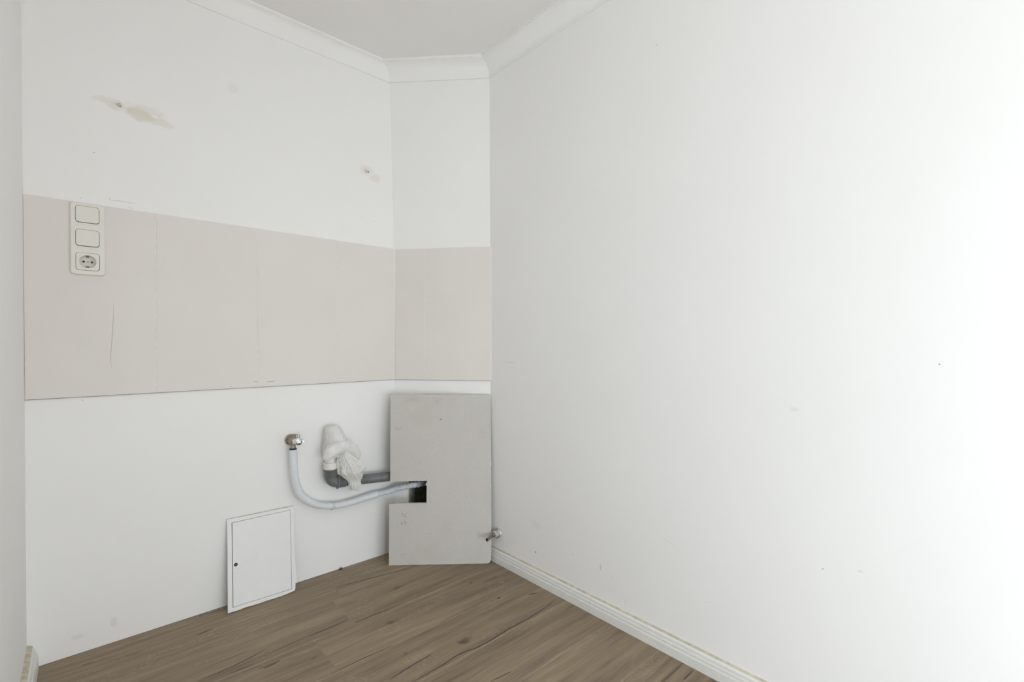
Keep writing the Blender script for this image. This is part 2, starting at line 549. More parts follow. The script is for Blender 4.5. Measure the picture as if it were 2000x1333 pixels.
# ================================================================== THE ROOM
# floor and planks ------------------------------------------------------------
v, f = box_vf(-0.20, 1.44, YD - 0.05, 2.02, -0.06, -0.008)
floor = tag(mk('floor', v, f, MAT['subfloor'], origin=(0, 0, 0)), 'brown oak laminate floor of wide planks running along the tiled wall', 'floor', 'structure')
PITCHW = 0.1912
edges_y = [1.9277 - PITCHW * k for k in range(25)]
rows = [(1.9277, 1.9640, [0.30])]
joint_x = {0: [0.727], 1: [0.687], 2: [0.5515], 3: [-0.02], 4: [0.42], 5: [-0.05], 6: [0.9], 7: [0.3], 8: [1.0], 9: [0.5]}
for k in range(len(edges_y) - 1):
    rows.append((edges_y[k + 1], edges_y[k], joint_x.get(k, [random.uniform(0.1, 1.1)])))
PK = 0
wood_plain = wood_mat((9, 9, 9, 9), 3)
for (ya, yb, js) in rows:
    if yb < YD:
        break
    ya = max(ya, YD)
    xs = [-0.135] + js + [1.335]
    for a, b in zip(xs[:-1], xs[1:]):
        bw, bd = 0.0011, 0.0011
        V = [(a, ya, -0.008), (b, ya, -0.008), (b, yb, -0.008), (a, yb, -0.008),
             (a, ya, -bd), (b, ya, -bd), (b, yb, -bd), (a, yb, -bd),
             (a + bw, ya + bw, 0), (b - bw, ya + bw, 0), (b - bw, yb - bw, 0), (a + bw, yb - bw, 0)]
        F = [(0, 3, 2, 1), (0, 1, 5, 4), (1, 2, 6, 5), (2, 3, 7, 6), (3, 0, 4, 7),
             (4, 5, 9, 8), (5, 6, 10, 9), (6, 7, 11, 10), (7, 4, 8, 11), (8, 9, 10, 11)]
        PK += 1
        mk('plank', V, F, [wood_mat((a, b, ya, yb), PK) if yb > 0.3 else wood_plain, MAT['wood_edge']], floor, midx=[1] * 9 + [0], origin=((a + b) / 2, (ya + yb) / 2, 0))

# walls -----------------------------------------------------------------------
def marked_wall(name, plane, u0, u1, marks, to3d, thick, org):
    z1 = ZCEIL + 0.05
    mats, slot = [MAT['wall']], {(): 0}
    V, F, mi = [], [], []
    for (a, b, c, d, hit) in marked_grid(u0, u1, 0.0, z1, marks):
        if hit not in slot:
            slot[hit] = len(mats)
            mats.append(wall_paint('marked_wall_paint', plane, [marks[i] for i in hit]))
        n = len(V)
        V += [to3d(a, c, 0), to3d(b, c, 0), to3d(b, d, 0), to3d(a, d, 0)]
        F.append((n, n + 1, n + 2, n + 3)); mi.append(slot[hit])
    n = len(V)
    V += [to3d(u, z, t) for t in (0, thick) for u, z in ((u0, 0), (u1, 0), (u1, z1), (u0, z1))]
    F += [(n + 4, n + 5, n + 6, n + 7)] + [(n + i, n + (i + 1) % 4, n + 4 + (i + 1) % 4, n + 4 + i) for i in range(4)]
    mi += [0] * 5
    return mk(name, V, F, mats, midx=mi, origin=org)
wall_back = tag(marked_wall('wall_back', 'x', -0.25, 1.46, BACK_MARKS, lambda u, z, t: (u, YA + t, z), 0.12, (0, YA, 0)), 'white painted back wall with a beige tile band', 'wall', 'structure')
wall_right = tag(marked_wall('wall_right', 'y', YD - 0.1, YA, RIGHT_MARKS, lambda u, z, t: (XC + t, u, z), 0.12, (XC, 0, 0)), 'large bare white wall on the right', 'wall', 'structure')
xl0, xl1 = -0.1160, -0.1395       # the left wall leans slightly
def xl(z):
    return xl0 + (xl1 - xl0) * z / (ZCEIL + 0.05)
WY0, WY1, WZ0, WZ1 = -2.36, -1.04, 0.04, 1.98      # unseen opening behind the viewer, added for the side fill lights
def left_slab(y0, y1, z0, z1):
    V = [(xl(z) - t, y, z) for z in (z0, z1) for t in (0, 0.12) for y in (y0, y1)]
    return V, [(0, 1, 3, 2), (4, 6, 7, 5), (0, 4, 5, 1), (2, 3, 7, 6), (0, 2, 6, 4), (1, 5, 7, 3)]
ZTOP = ZCEIL + 0.05
V, F = join_vf(left_slab(WY1, YA, 0, ZTOP), left_slab(YD - 0.1, WY0, 0, ZTOP), left_slab(WY0, WY1, 0, WZ0), left_slab(WY0, WY1, WZ1, ZTOP))
wall_left = tag(mk('wall_left', V, F, MAT['wall'], origin=(xl0, 0, 0)), 'white wall seen edge-on at the far left', 'wall', 'structure')
# wall behind the camera with the balcony door opening the daylight comes through
DX0, DX1, DZ0, DZ1 = 0.06, 1.26, 0.04, 2.08
v, f = join_vf(box_vf(-0.25, DX0, YD - 0.12, YD, 0, ZCEIL + 0.05), box_vf(DX1, XC, YD - 0.12, YD, 0, ZCEIL + 0.05),
               box_vf(DX0, DX1, YD - 0.12, YD, DZ1, ZCEIL + 0.05), box_vf(DX0, DX1, YD - 0.12, YD, 0, DZ0))
tag(mk('wall_front', v, f, MAT['wall'], origin=(0.6, YD, 0)), 'white wall behind the viewer with the glazed door opening', 'wall', 'structure')
v, f = box_vf(-0.25, 1.46, YD - 0.12, YA + 0.12, ZCEIL, ZCEIL + 0.1)
tag(mk('ceiling', v, f, MAT['ceiling'], origin=(0.6, 0, ZCEIL)), 'plain grey-white ceiling', 'ceiling', 'structure')

# the chamfered corner wall with its service hole ------------------------------
MAT['cavity_shade'] = simple('cavity_shade_paint', (0.12, 0.118, 0.09), 0.95, 0, 30, 0.5)  # shade of the hole's inside, painted as a dark liner colour
MAT['raw_plaster'] = simple('raw_plaster_edge', (0.70, 0.66, 0.58), 0.9, 0, 80, 0.15)
MAT['foam'] = simple('yellow_mounting_foam', (0.55, 0.42, 0.16), 0.8, 0, 90, 0.4, 0.4, 200)
MAT['mortar'] = simple('grey_mortar', (0.50, 0.53, 0.56), 0.95, 0, 120, 0.45, 0.8, 180)
zr = [0.0, 0.13, 0.41, 0.784, 1.382, 1.72, 2.05, ZCEIL + 0.04]
xM = [1.0600, 1.0593, 1.0580, 1.0561, 1.0521, 1.0440, 1.0324, 1.0265]
yR = [1.6120, 1.6135, 1.6165, 1.6208, 1.6237, 1.6268, 1.6300, 1.6318]
S_HOLE = (0.152, 0.62)           # hole edges as fractions of the wall's width
V, F, cols = [], [], [0.0, S_HOLE[0], S_HOLE[1], 1.0]
for z, xm, yr in zip(zr, xM, yR):
    for s in cols:
        V.append((xm + (XC - xm) * s, YA + (yr - YA) * s, z))
for i in range(len(zr) - 1):
    for j in range(3):
        if i == 1 and j == 1:
            continue
        q = i * 4 + j
        F.append((q, q + 1, q + 5, q + 4))
wall_corner = mk('wall_corner', V, F, MAT['wall'], origin=(1.2, 1.79, 0))
tag(wall_corner, 'narrow white wall across the corner, half hidden by the leaning board', 'wall', 'structure')
for p in wall_corner.data.polygons:      # face the room
    pass
tB = Vector((XC - 1.0558, 1.6210 - YA, 0)).normalized()      # along the corner wall, left to right
nB = Vector((-tB.y, tB.x, 0))                                # into the wall
if nB.x < 0: nB = -nB
B0 = Vector((1.0590, YA, 0))
LB = (Vector((XC, 1.6150, 0)) - B0).length
def on_corner(u, z, d):
    return B0 + tB * u - nB * d + Vector((0, 0, z))
hl, hr = S_HOLE[0] * LB, S_HOLE[1] * LB
def slab_corner(u0, u1, z0, z1, d0, d1):
    V = [on_corner(u, z, d) for d in (d0, d1) for z in (z0, z1) for u in (u0, u1)]
    return V, [(0, 1, 3, 2), (4, 6, 7, 5), (0, 4, 5, 1), (2, 3, 7, 6), (0, 2, 6, 4), (1, 5, 7, 3)]
def rough_strip(name, u0, u1, d0, d1, mat, seed, amp):
    """ragged vertical strip lining the hole's left side"""
    rr = random.Random(seed)
    n = 22
    V, F = [], []
    for i in range(n + 1):
        z = 0.13 + 0.28 * i / n
        e = u1 + rr.uniform(-amp, amp)
        V += [on_corner(u0, z, d0), on_corner(e, z, d0), on_corner(e + rr.uniform(-amp, amp) * 0.6, z, d1), on_corner(u0, z, d1)]
    for i in range(n):
        a = i * 4
        for k in range(4):
            F.append((a + k, a + (k + 1) % 4, a + 4 + (k + 1) % 4, a + 4 + k))
    F += [(0, 1, 2, 3), (n * 4 + 3, n * 4 + 2, n * 4 + 1, n * 4)]
    return mk(name, V, F, mat, wall_corner)
rough_strip('plaster_edge', hl - 0.004, hl + 0.0012, 0.0012, -0.016, MAT['raw_plaster'], 1, 0.0007)
rough_strip('foam_seam', hl - 0.004, hl + 0.0022, -0.016, -0.026, MAT['foam'], 2, 0.0012)
rough_strip('mortar_edge', hl - 0.012, hl + 0.0035, -0.026, -0.066, MAT['mortar'], 3, 0.0022)
# added dark liner behind the hole, its shade put into the colour
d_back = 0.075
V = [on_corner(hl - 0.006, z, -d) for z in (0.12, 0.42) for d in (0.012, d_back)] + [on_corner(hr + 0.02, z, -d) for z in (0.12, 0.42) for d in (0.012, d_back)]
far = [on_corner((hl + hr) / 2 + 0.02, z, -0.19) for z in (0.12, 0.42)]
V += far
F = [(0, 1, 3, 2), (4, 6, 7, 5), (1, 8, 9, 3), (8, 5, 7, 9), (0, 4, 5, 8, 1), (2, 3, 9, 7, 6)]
mk('cavity_shade_liner', V, F, MAT['cavity_shade'], wall_corner)

# tile band ---------------------------------------------------------------------
TP = 0.0045       # tile thickness in front of the wall
def tile_quad(q, to3d, parent, inset=0.0):
    """q: four (u, v) corners, counter-clockwise"""
    e = 0.0007
    cx = sum(p[0] for p in q) / 4; cy = sum(p[1] for p in q) / 4
    V = [to3d(p[0], p[1], 0.0) for p in q] + [to3d(p[0], p[1], TP - e) for p in q]
    for p in q:
        V.append(to3d(p[0] + (e if p[0] < cx else -e), p[1] + (e if p[1] < cy else -e), TP))
    F = []
    for a in (0, 4):
        for i in range(4):
            j = (i + 1) % 4
            F.append((a + i, a + j, a + 4 + j, a + 4 + i))
    F += [(8, 9, 10, 11), (3, 2, 1, 0)]
    return mk('tile', V, F, MAT['tile'], parent, origin=to3d(cx, cy, 0))
LE = 0.0030
g = 0.0019
seams = [0.1797, 0.4856, 0.7885]
for i in range(4):
    if i == 0:
        bl_, tl_ = -0.1236, -0.1300
    else:
        bl_, tl_ = seams[i - 1] + LE + g, seams[i - 1] - LE + g
    if i == 3:
        br_, tr_ = 1.0530, 1.0490
    else:
        br_, tr_ = seams[i] + LE - g, seams[i] - LE - g
    tile_quad([(bl_, ZB), (br_, ZB), (tr_, ZT), (tl_, ZT)], on_back, wall_back)
for s in seams:
    V = [on_back(s + dx + (LE if z == ZB else -LE), z, d) for z in (ZB, ZT) for dx in (-g, g) for d in (0.0, TP - 0.0009)]
    F = [(0, 1, 3, 2), (4, 6, 7, 5), (1, 5, 7, 3), (0, 2, 6, 4), (0, 4, 5, 1), (2, 3, 7, 6)]
    mk('grout_joint', V, F, MAT['grout'], wall_back)
# joint along the lower edge, dirty
v, f = box_vf(-0.1236, 1.0545, YA - TP + 0.0004, YA, ZB - 0.0016, ZB)
mk('edge_joint', v, f, MAT['joint_dirt'], wall_back)
v, f = box_vf(-0.129, 1.050, YA - TP + 0.0012, YA, ZT, ZT + 0.0014)
mk('edge_joint', v, f, MAT['silicone'], wall_back)
# corner wall tiles
ub0, ub1, us = 0.0062, LB - 0.003, 0.1468
for (a, b) in ((ub0, us - g), (us + g, ub1)):
    tile_quad([(a, ZB), (b, ZB), (b, ZT - 0.0015), (a, ZT - 0.0015)], lambda u, v_, d: on_corner(u, v_, d + 0.0030), wall_corner)
V, F = slab_corner(us - g, us + g, ZB, ZT - 0.0015, 0.0, TP + 0.0021)
mk('grout_joint', V, F, MAT['grout'], wall_corner)
V, F = slab_corner(ub1, LB + 0.0005, ZB, ZT - 0.0015, 0.0, TP + 0.0034)
mk('edge_joint', V, F, MAT['silicone'], wall_corner)
V, F = slab_corner(0.0045, LB - 0.002, ZB - 0.0015, ZB, 0.0, TP + 0.0026)
mk('edge_joint', V, F, MAT['joint_dirt'], wall_corner)

# ceiling cove -------------------------------------------------------------------
def cove_profile():
    pr = [(0.0, 0.0), (0.0080, 0.0), (0.0080, 0.0040), (0.0052, 0.0050), (0.0052, 0.0105)]
    for i in range(1, 13):
        a = math.radians(90 * i / 12)
        # concave quarter: vertical at the wall, flat at the ceiling
        pr.append((0.0052 + (0.0620 - 0.0052) * (1 - math.cos(a)), 0.0105 + (0.0618 - 0.0105) * math.sin(a)))
    pr += [(0.0620, 0.0645), (0.0665, 0.0645), (0.0665, ZCEIL - ZCOVE), (0.0, ZCEIL - ZCOVE)]
    return pr
SA = 0.62                              # the cove on the tiled wall is partly skimmed over
cA0, cM, cR, cN = Vector((-0.1385, YA)), Vector((1.0305, YA)), Vector((XC, 1.6306)), Vector((XC, YD))
def offset_hit(p, d1, k1, d2, k2):
    """intersection of two lines through p with directions d1, d2 shifted k1, k2 to their room side"""
    n1 = Vector((d1.y, -d1.x)); n2 = Vector((d2.y, -d2.x))
    a = p + n1 * k1; b = p + n2 * k2
    den = d1.x * d2.y - d1.y * d2.x
    t = ((b.x - a.x) * d2.y - (b.y - a.y) * d2.x) / den
    return a + d1 * t
dA = (cM - cA0).normalized(); dB = (cR - cM).normalized(); dC = (cN - cR).normalized()
def cove_run(name, endfn0, endfn1, label):
    pr = cove_profile()
    V, F = [], []
    for p, z in pr:
        for fn in (endfn0, endfn1):
            q = fn(p)
            V.append((q.x, q.y, ZCOVE + z))
    n = len(pr)
    for i in range(n):
        j = (i + 1) % n
        F.append((2 * i, 2 * i + 1, 2 * j + 1, 2 * j))
    F += [tuple(2 * i for i in range(n)), tuple(2 * i + 1 for i in range(n - 1, -1, -1))]
    o = mk(name, V, F, MAT['cove'], origin=V[0])
    for p in o.data.polygons:
        p.use_smooth = True
    o.data.set_sharp_from_angle(angle=math.radians(25))
    return tag(o, label, 'cove moulding', 'structure')
nA = Vector((dA.y, -dA.x)); nC = Vector((dC.y, -dC.x))
cove_run('trim_1', lambda p: cA0 + nA * p * SA, lambda p: offset_hit(cM, dA, p * SA, dB, p), 'white ceiling cove above the tiled back wall')
cove_run('trim_2', lambda p: offset_hit(cM, dA, p * SA, dB, p), lambda p: offset_hit(cR, dB, p, dC, p), 'short white ceiling cove across the corner')
cove_run('trim_3', lambda p: offset_hit(cR, dB, p, dC, p), lambda p: cN + nC * p, 'white ceiling cove along the bare right wall')

# baseboards -----------------------------------------------------------------------
MAT['base_white'] = simple('baseboard_white', (0.80, 0.795, 0.765), 0.35, 0, 40, 0.03)
MAT['adhesive'] = simple('yellowed_adhesive', (0.68, 0.61, 0.49), 0.7, 0, 60, 0.3, 0.3, 150)
prof_b = [(0.0, 0.0), (0.0160, 0.0), (0.0160, 0.0265), (0.0152, 0.0280), (0.0128, 0.0290), (0.0126, 0.0308), (0.0142, 0.0325), (0.0140, 0.0385),
          (0.0128, 0.0402), (0.0108, 0.0410), (0.0107, 0.0425), (0.0122, 0.0440), (0.0116, 0.0495), (0.0090, 0.0530), (0.0055, 0.0545), (0.0, 0.0550)]
def extrude_prof(prof, to3d, a, b):
    V, F = [], []
    n = len(prof)
    for t in (a, b):
        for p, z in prof:
            V.append(to3d(p, z, t))
    for i in range(n):
        j = (i + 1) % n
        F.append((i, j, n + j, n + i))
    F += [tuple(range(n - 1, -1, -1)), tuple(range(n, 2 * n))]
    return V, F
bb_right = root('baseboard_right', (XC, 1.05, 0), 'white grooved baseboard along the bare right wall', 'baseboard', 'structure')
for a, b in ((1.6100, 1.0530), (1.0518, YD)):
    V, F = extrude_prof(prof_b, lambda p, z, t: (XC - p, t, z), a, b)
    mk('baseboard_length', V, F, MAT['base_white'], bb_right)
    prof_g = [(0.0, 0.0545), (0.0050, 0.0545), (0.0068, 0.0552), (0.0040, 0.0566), (0.0, 0.0580)]
    V, F = extrude_prof(prof_g, lambda p, z, t: (XC - p, t, z), a, b)
    g_ = mk('adhesive_bead', V, F, MAT['adhesive'], bb_right)
    g_['label'] = 'yellowed adhesive along the top edge'
prof_l = [(0.0, 0.0), (0.0245, 0.0), (0.0245, 0.012), (0.0235, 0.030), (0.0205, 0.042), (0.0190, 0.0435), (0.0160, 0.055), (0.0105, 0.063), (0.0060, 0.067), (0.0, 0.068)]
V, F = extrude_prof(prof_l, lambda p, z, t: (xl0 + p - 0.0107 * z, t, z), YA - 0.0005, WY1)
bb_left = tag(mk('baseboard_left', V, F, MAT['base_white'], origin=(xl0, YA, 0)), 'white rounded baseboard end at the far left', 'baseboard', 'structure')
V, F = extrude_prof([(0.0, 0.066), (0.0065, 0.0655), (0.012, 0.0625), (0.0125, 0.0645), (0.006, 0.069), (0.0, 0.0705)], lambda p, z, t: (xl0 + p - 0.0107 * z, t, z), YA - 0.0005, WY1)
mk('adhesive_bead', V, F, MAT['adhesive'], bb_left)

# ================================================================== SWITCHES AND SOCKET
MAT['cream'] = simple('cream_plastic', (0.80, 0.775, 0.715), 0.32, 0, 20, 0.02)
MAT['cream_dark'] = simple('cream_plastic_dark', (0.72, 0.69, 0.62), 0.4, 0, 20, 0.04)  # darker cream for the socket well and guide ribs
MAT['black'] = simple('black_gap', (0.02, 0.02, 0.02), 0.7)
MAT['steel'] = simple('dull_steel', (0.30, 0.30, 0.30), 0.5, 0.8)
sw = root('switch_socket_panel', (0.0103, YA - TP, 1.160), 'cream panel of two rocker switches above one socket on the tiles', 'switch panel')
def on_tile(u, v, d):
    return (u - 0.0095 * (v - 1.27), YA - TP - d, v)
cells = [(1.3186, 1.3704), (1.2466, 1.2985), (1.1730, 1.2272)]
X0, X1 = -0.0181, 0.0373
FX0, FX1, FZ0, FZ1 = -0.0303, 0.0508, 1.1597, 1.3797
V, F = [], []
def ring_pts(x0, x1, z0, z1, rs, d, n=6):
    """rounded rectangle with its own radius at each corner (tr, tl, bl, br)"""
    out = []
    for (cx_, cz_, a0), r in zip(((x1, z1, 0), (x0, z1, 90), (x0, z0, 180), (x1, z0, 270)), rs):
        sx = -1 if cx_ == x1 else 1
        sz = -1 if cz_ == z1 else 1
        for i in range(n + 1):
            a_ = math.radians(a0 + 90 * i / n)
            out.append(on_tile(cx_ + sx * r + r * math.cos(a_), cz_ + sz * r + r * math.sin(a_), d))
    return out
def band(p, q):
    k = len(V); n = len(p)
    V.extend(p); V.extend(q)
    for i in range(n):
        F.append((k + i, k + (i + 1) % n, k + n + (i + 1) % n, k + n + i))
prof_f = [(0.0, 0.0), (0.0, 0.0052), (0.0006, 0.0072), (0.0018, 0.0086), (0.0034, 0.0094), (0.0048, 0.0096)]
loops = [ring_pts(FX0 + e, FX1 - e, FZ0 + e, FZ1 - e, [0.0105 - e] * 4, d) for e, d in prof_f]
for p, q in zip(loops[:-1], loops[1:]):
    band(p, q)
e, d_, rin, sq = 0.0048, 0.0096, 0.0057, 1e-5
mid1, mid2 = (cells[0][0] + cells[1][1]) / 2, (cells[1][0] + cells[2][1]) / 2
for (za, zb, rs), (ha, hb) in zip(((mid1, FZ1 - e, (rin, rin, sq, sq)), (mid2, mid1, (sq,) * 4), (FZ0 + e, mid2, (sq, sq, rin, rin))), cells):
    hole_ = ring_pts(X0, X1, ha, hb, [0.008] * 4, d_)
    band(ring_pts(FX0 + e, FX1 - e, za, zb, rs, d_), hole_)
    band(hole_, ring_pts(X0, X1, ha, hb, [0.008] * 4, 0.0030))
mk('frame', V, F, MAT['cream'], sw)
plate('backing', rrect(-0.024, 0.045, 1.166, 1.374, 0.008), [], on_tile, 0.0035, MAT['black'], sw)
for i, (a, b) in enumerate(cells[:2]):
    o = plate('rocker', rrect(X0 + 0.0010, X1 - 0.0010, a + 0.0018, b - 0.0008, 0.0075), [],
              lambda u, v, d, a=a: on_tile(u, v, 0.0036 + d + (0.0012 - 0.05 * (v - a)) * (1 if d > 0.001 else 0)), 0.0075, MAT['cream'], sw, 0.0008, 3, False)
a, b = cells[2]
cx, cz, rw = 0.0096, 1.2003, 0.0195
ring = [(cx + rw * math.cos(2 * math.pi * i / 40), cz + rw * math.sin(2 * math.pi * i / 40)) for i in range(40)]
so = plate('socket_insert', rrect(X0 + 0.0009, X1 - 0.0009, a + 0.0009, b - 0.0007, 0.0078), [ring], lambda u, v, d: on_tile(u, v, 0.0036 + d), 0.0072, MAT['cream'], sw, 0.0006, 2)
V, F = lathe_vf(on_tile(cx, cz, 0.0038), (0, -1, 0), [(0.0, 0.0), (rw, 0.0), (rw + 0.0003, 0.0068)], 40, False)
mk('socket_well', V, F, MAT['cream_dark'], so, True)
for dx, r, mt in ((-0.0095, 0.0030, 'black'), (0.0, 0.0025, 'steel'), (0.0095, 0.0030, 'black')):
    V, F = lathe_vf(on_tile(cx + dx, cz, 0.0039), (0, -1, 0), [(0.0, 0), (r, 0), (r, 0.0006), (0.0, 0.0006)], 16, False)
    mk('pin_hole' if mt == 'black' else 'centre_screw', V, F, MAT[mt], so)
for sgn in (-1, 1):
    z0 = cz + sgn * 0.0178
    V, F = box_vf(cx - 0.0022, cx + 0.0022, YA - TP - 0.0098, YA - TP - 0.0036, z0 - 0.0016, z0 + 0.0016)
    mk('earth_clip', V, F, MAT['steel'], so)
    V, F = box_vf(cx - 0.0032, cx + 0.0032, YA - TP - 0.0044, YA - TP - 0.0036, z0 - 0.0040, z0 + 0.0040)
    mk('clip_slot', V, F, MAT['black'], so)
    V, F = box_vf(cx + sgn * 0.0180 - 0.0014, cx + sgn * 0.0180 + 0.0014, YA - TP - 0.0098, YA - TP - 0.0036, cz - 0.0022, cz + 0.0022)
    mk('guide_rib', V, F, MAT['cream_dark'], so)

# ================================================================== WALL PLUGS LEFT IN THE WALL
MAT['plug'] = simple('grey_wall_plug', (0.55, 0.53, 0.50), 0.6, 0, 200, 0.3)
MAT['near_black'] = simple('dark_hole', (0.05, 0.04, 0.03), 0.9)  # near-black for the flat plug bore discs and the knob screw
for (u, z, r, lab) in ((0.0850, 1.7125, 0.0045, 'broken wall plug in the larger ochre stain near the left wall'),
                       (0.9275, 1.7060, 0.0045, 'small wall plug in the pale stain near the corner')):
    t = root('wall_plug', (u, YA, z), lab, 'wall plug')
    prof = [(r * 0.55, -0.012), (r * 0.55, 0.0008), (r, 0.0010), (r * 1.15, -0.0002)]
    V, F = lathe_vf((u, YA, z), (0, -1, 0), prof, 14, False)
    V = [Vector(p) + Vector((random.uniform(-1, 1) * 0.0006, 0, random.uniform(-1, 1) * 0.0006)) for p in V]
    mk('collar', V, F, MAT['plug'], t)
    V, F = lathe_vf((u, YA, z), (0, -1, 0), [(0.0, 0.0003), (r * 0.57, 0.0003)], 14, False)
    mk('bore', V, F, MAT['near_black'], t)
    if u < 0.5:     # a torn flake of plaster over the hole
        V = [on_back(u - 0.014, z + 0.004, 0.0004), on_back(u - 0.004, z + 0.0015, 0.0030), on_back(u + 0.001, z - 0.001, 0.0026), on_back(u - 0.005, z - 0.002, 0.0004),
             on_back(u + 0.006, z + 0.0055, 0.0012), on_back(u - 0.001, z + 0.004, 0.0022), on_back(u - 0.001, z - 0.0003, 0.0040)]
        mk('plaster_flake', V, [(0, 1, 2, 3), (1, 5, 2), (5, 4, 2), (1, 6, 2)], MAT['raw_plaster'], t)

# ================================================================== DRYWALL BOARD
def paper_mat():
    m = NT('grey_drywall_paper')
    P = m.objc()
    s = m.sep(P)
    n1 = m.noise(P, 420, 3, 0.6)
    n2 = m.noise(P, 9, 4)
    col = m.mix(m.rng(n1, 0.3, 0.7), (0.535, 0.512, 0.482), (0.625, 0.603, 0.572))
    col = m.mix(m.rng(n2, 0.5, 0.75, 0, 0.35), col, (0.52, 0.48, 0.43))
    nz = m.noise(P, 60, 4)
    m.link(col, m.bsdf.inputs['Base Color'])
    m.bsdf.inputs['Roughness'].default_value = 0.9
    m.bsdf.inputs['Specular IOR Level'].default_value = 0.15
    m.bump(n1, 0.12, 0.0006)
    return m
def paper_final():
    m = paper_mat()
    col = m.bsdf.inputs['Base Color'].links[0].from_socket
    P = m.pos()
    # board-plane coordinates
    def dot(vec, off):
        nd = m.n('ShaderNodeVectorMath', operation='DOT_PRODUCT')
        m.link(P, nd.inputs[0]); nd.inputs[1].default_value = vec
        return m.math('SUBTRACT', nd.outputs['Value'], off)
    u = dot(tuple(BE), BO.dot(BE)); v = dot(tuple(BU), BO.dot(BU))
    nz = m.noise(P, 70, 4, 0.6)
    tan = (0.46, 0.405, 0.34)
    for c, r, st in (((0.030, 0.580), (0.022, 0.012), 0.6), ((0.127, 0.432), (0.010, 0.016), 0.5), ((0.097, 0.706), (0.055, 0.022), 0.55),
                     ((0.061, 0.044), (0.022, 0.016), 0.45), ((0.40, 0.55), (0.03, 0.04), 0.3), ((0.20, 0.70), (0.04, 0.02), 0.5), ((0.385, 0.131), (0.016, 0.010), 0.7),
                     ((0.10, 0.003), (0.06, 0.006), 0.7), ((0.36, 0.004), (0.05, 0.006), 0.5)):
        col = m.spot(col, u, v, c, r, tan, st * 0.6, 1.2, nz, 0.0)
    for c in ((0.19, 0.245), (0.32, 0.255), (0.10, 0.39), (0.205, 0.655), (0.17, 0.13), (0.33, 0.30), (0.12, 0.012)):
        col = m.spot(col, u, v, c, (0.0022, 0.0018), (0.2, 0.18, 0.16), 0.8, 0.4, nz)
    m.link(col, m.bsdf.inputs['Base Color'])
    return m.mat
BO = Vector((0.9714, 1.8512, 0.0009))
BE = Vector((0.77031, -0.63767, 0.0))
BU = Vector((0.0355956, 0.04299992, 0.99844076))
BN = Vector((-0.63667, -0.76911, 0.05582))
def on_board(u, v, d):
    return BO + BE * u + BU * v + BN * d
MAT['paper'] = paper_final()
MAT['gypsum'] = simple('gypsum_core', (0.74, 0.72, 0.68), 0.95, 0, 90, 0.25, 0.4, 200)
MAT['pencil'] = simple('pencil_lead', (0.11, 0.11, 0.115), 0.6)
MAT['ink'] = simple('black_marker', (0.015, 0.015, 0.015), 0.7)
key = [(0.0, 0.0, 0), (-0.0022, 0.2595, 0), (0.1570, 0.2596, 0), (0.1572, 0.3545, 0), (0.0004, 0.3537, 0), (-0.0032, 0.7250, 3), (0.4325, 0.7243, 4), (0.4352, 0.40, 4),
       (0.4360, 0.040, 0), (0.4345, 0.016, 0), (0.4300, 0.005, 0), (0.4220, 0.0005, 2)]
rr = random.Random(11)
outline = []
for i, (u, v, rag) in enumerate(key):
    u2, v2, _ = key[(i + 1) % len(key)]
    outline.append((u, v))
    n = {0: 1, 2: 24, 3: 40, 4: 30}[rag]
    for k in range(1, n):
        t = k / n
        a = {2: 0.0006, 3: 0.0009 * (0.3 + 1.4 * t), 4: 0.0011}[rag]
        j = rr.uniform(-a, a) if rr.random() < 0.8 else rr.uniform(-2.2 * a, 0.5 * a)
        uu, vv = u + (u2 - u) * t, v + (v2 - v) * t
        if rag == 4: uu += j
        elif rag == 3: vv += j
        else: vv += abs(j)
        outline.append((uu, vv))
bd = root('drywall_board', BO, 'grey drywall board with a square side notch leaning in the corner', 'drywall board')
plate('gypsum_core', outline, [], lambda u, v, d: on_board(u, v, d - 0.0125), 0.0119, MAT['gypsum'], bd)
plate('paper_face', [(u + (0.0004 if 0.001 < u < 0.42 else 0) * 0, v) for u, v in outline], [], lambda u, v, d: on_board(u, v, d - 0.0006), 0.0006, MAT['paper'], bd)
def stroke_vf(pts, w, to3d, lift):
    P = catmull([(p[0], p[1], 0) for p in pts], 4) if len(pts) > 2 else [Vector((p[0], p[1], 0)) for p in pts]
    V, F = [], []
    L = len(P)
    for i, p in enumerate(P):
        d = (P[min(i + 1, L - 1)] - P[max(i - 1, 0)]).normalized()
        s = Vector((-d.y, d.x, 0))
        k = w * (0.55 + 0.45 * math.sin(math.pi * (0.15 + 0.7 * i / max(L - 1, 1))))
        V += [to3d(p.x + s.x * k, p.y + s.y * k, lift), to3d(p.x - s.x * k, p.y - s.y * k, lift)]
    for i in range(L - 1):
        F.append((2 * i, 2 * i + 1, 2 * i + 3, 2 * i + 2))
    return V, F
S1 = [[(0.0557, 0.2219), (0.0533, 0.2154), (0.0536, 0.2033)], [(0.0583, 0.2138), (0.0623, 0.2145), (0.0628, 0.2096), (0.06, 0.2048), (0.0576, 0.2008)],
      [(0.0762, 0.2187), (0.0721, 0.2184), (0.0681, 0.2136), (0.0669, 0.2071), (0.0646, 0.2007)], [(0.0665, 0.2068), (0.0707, 0.203), (0.0764, 0.2005)]]
S2 = [[(0.0492, 0.1872), (0.0497, 0.1775), (0.0482, 0.1678)], [(0.0562, 0.179), (0.0559, 0.1734), (0.0539, 0.1669), (0.0519, 0.1629)],
      [(0.0671, 0.1926), (0.0647, 0.1862), (0.0647, 0.1724)], [(0.0693, 0.1816), (0.0725, 0.1836), (0.0714, 0.1772), (0.0686, 0.1707), (0.065, 0.1643)]]
for S in (S1, S2):
    v, f = join_vf(*[stroke_vf(p, 0.00055, on_board, 0.00015) for p in S])
    mk('pencil_writing', v, f, MAT['pencil'], bd)
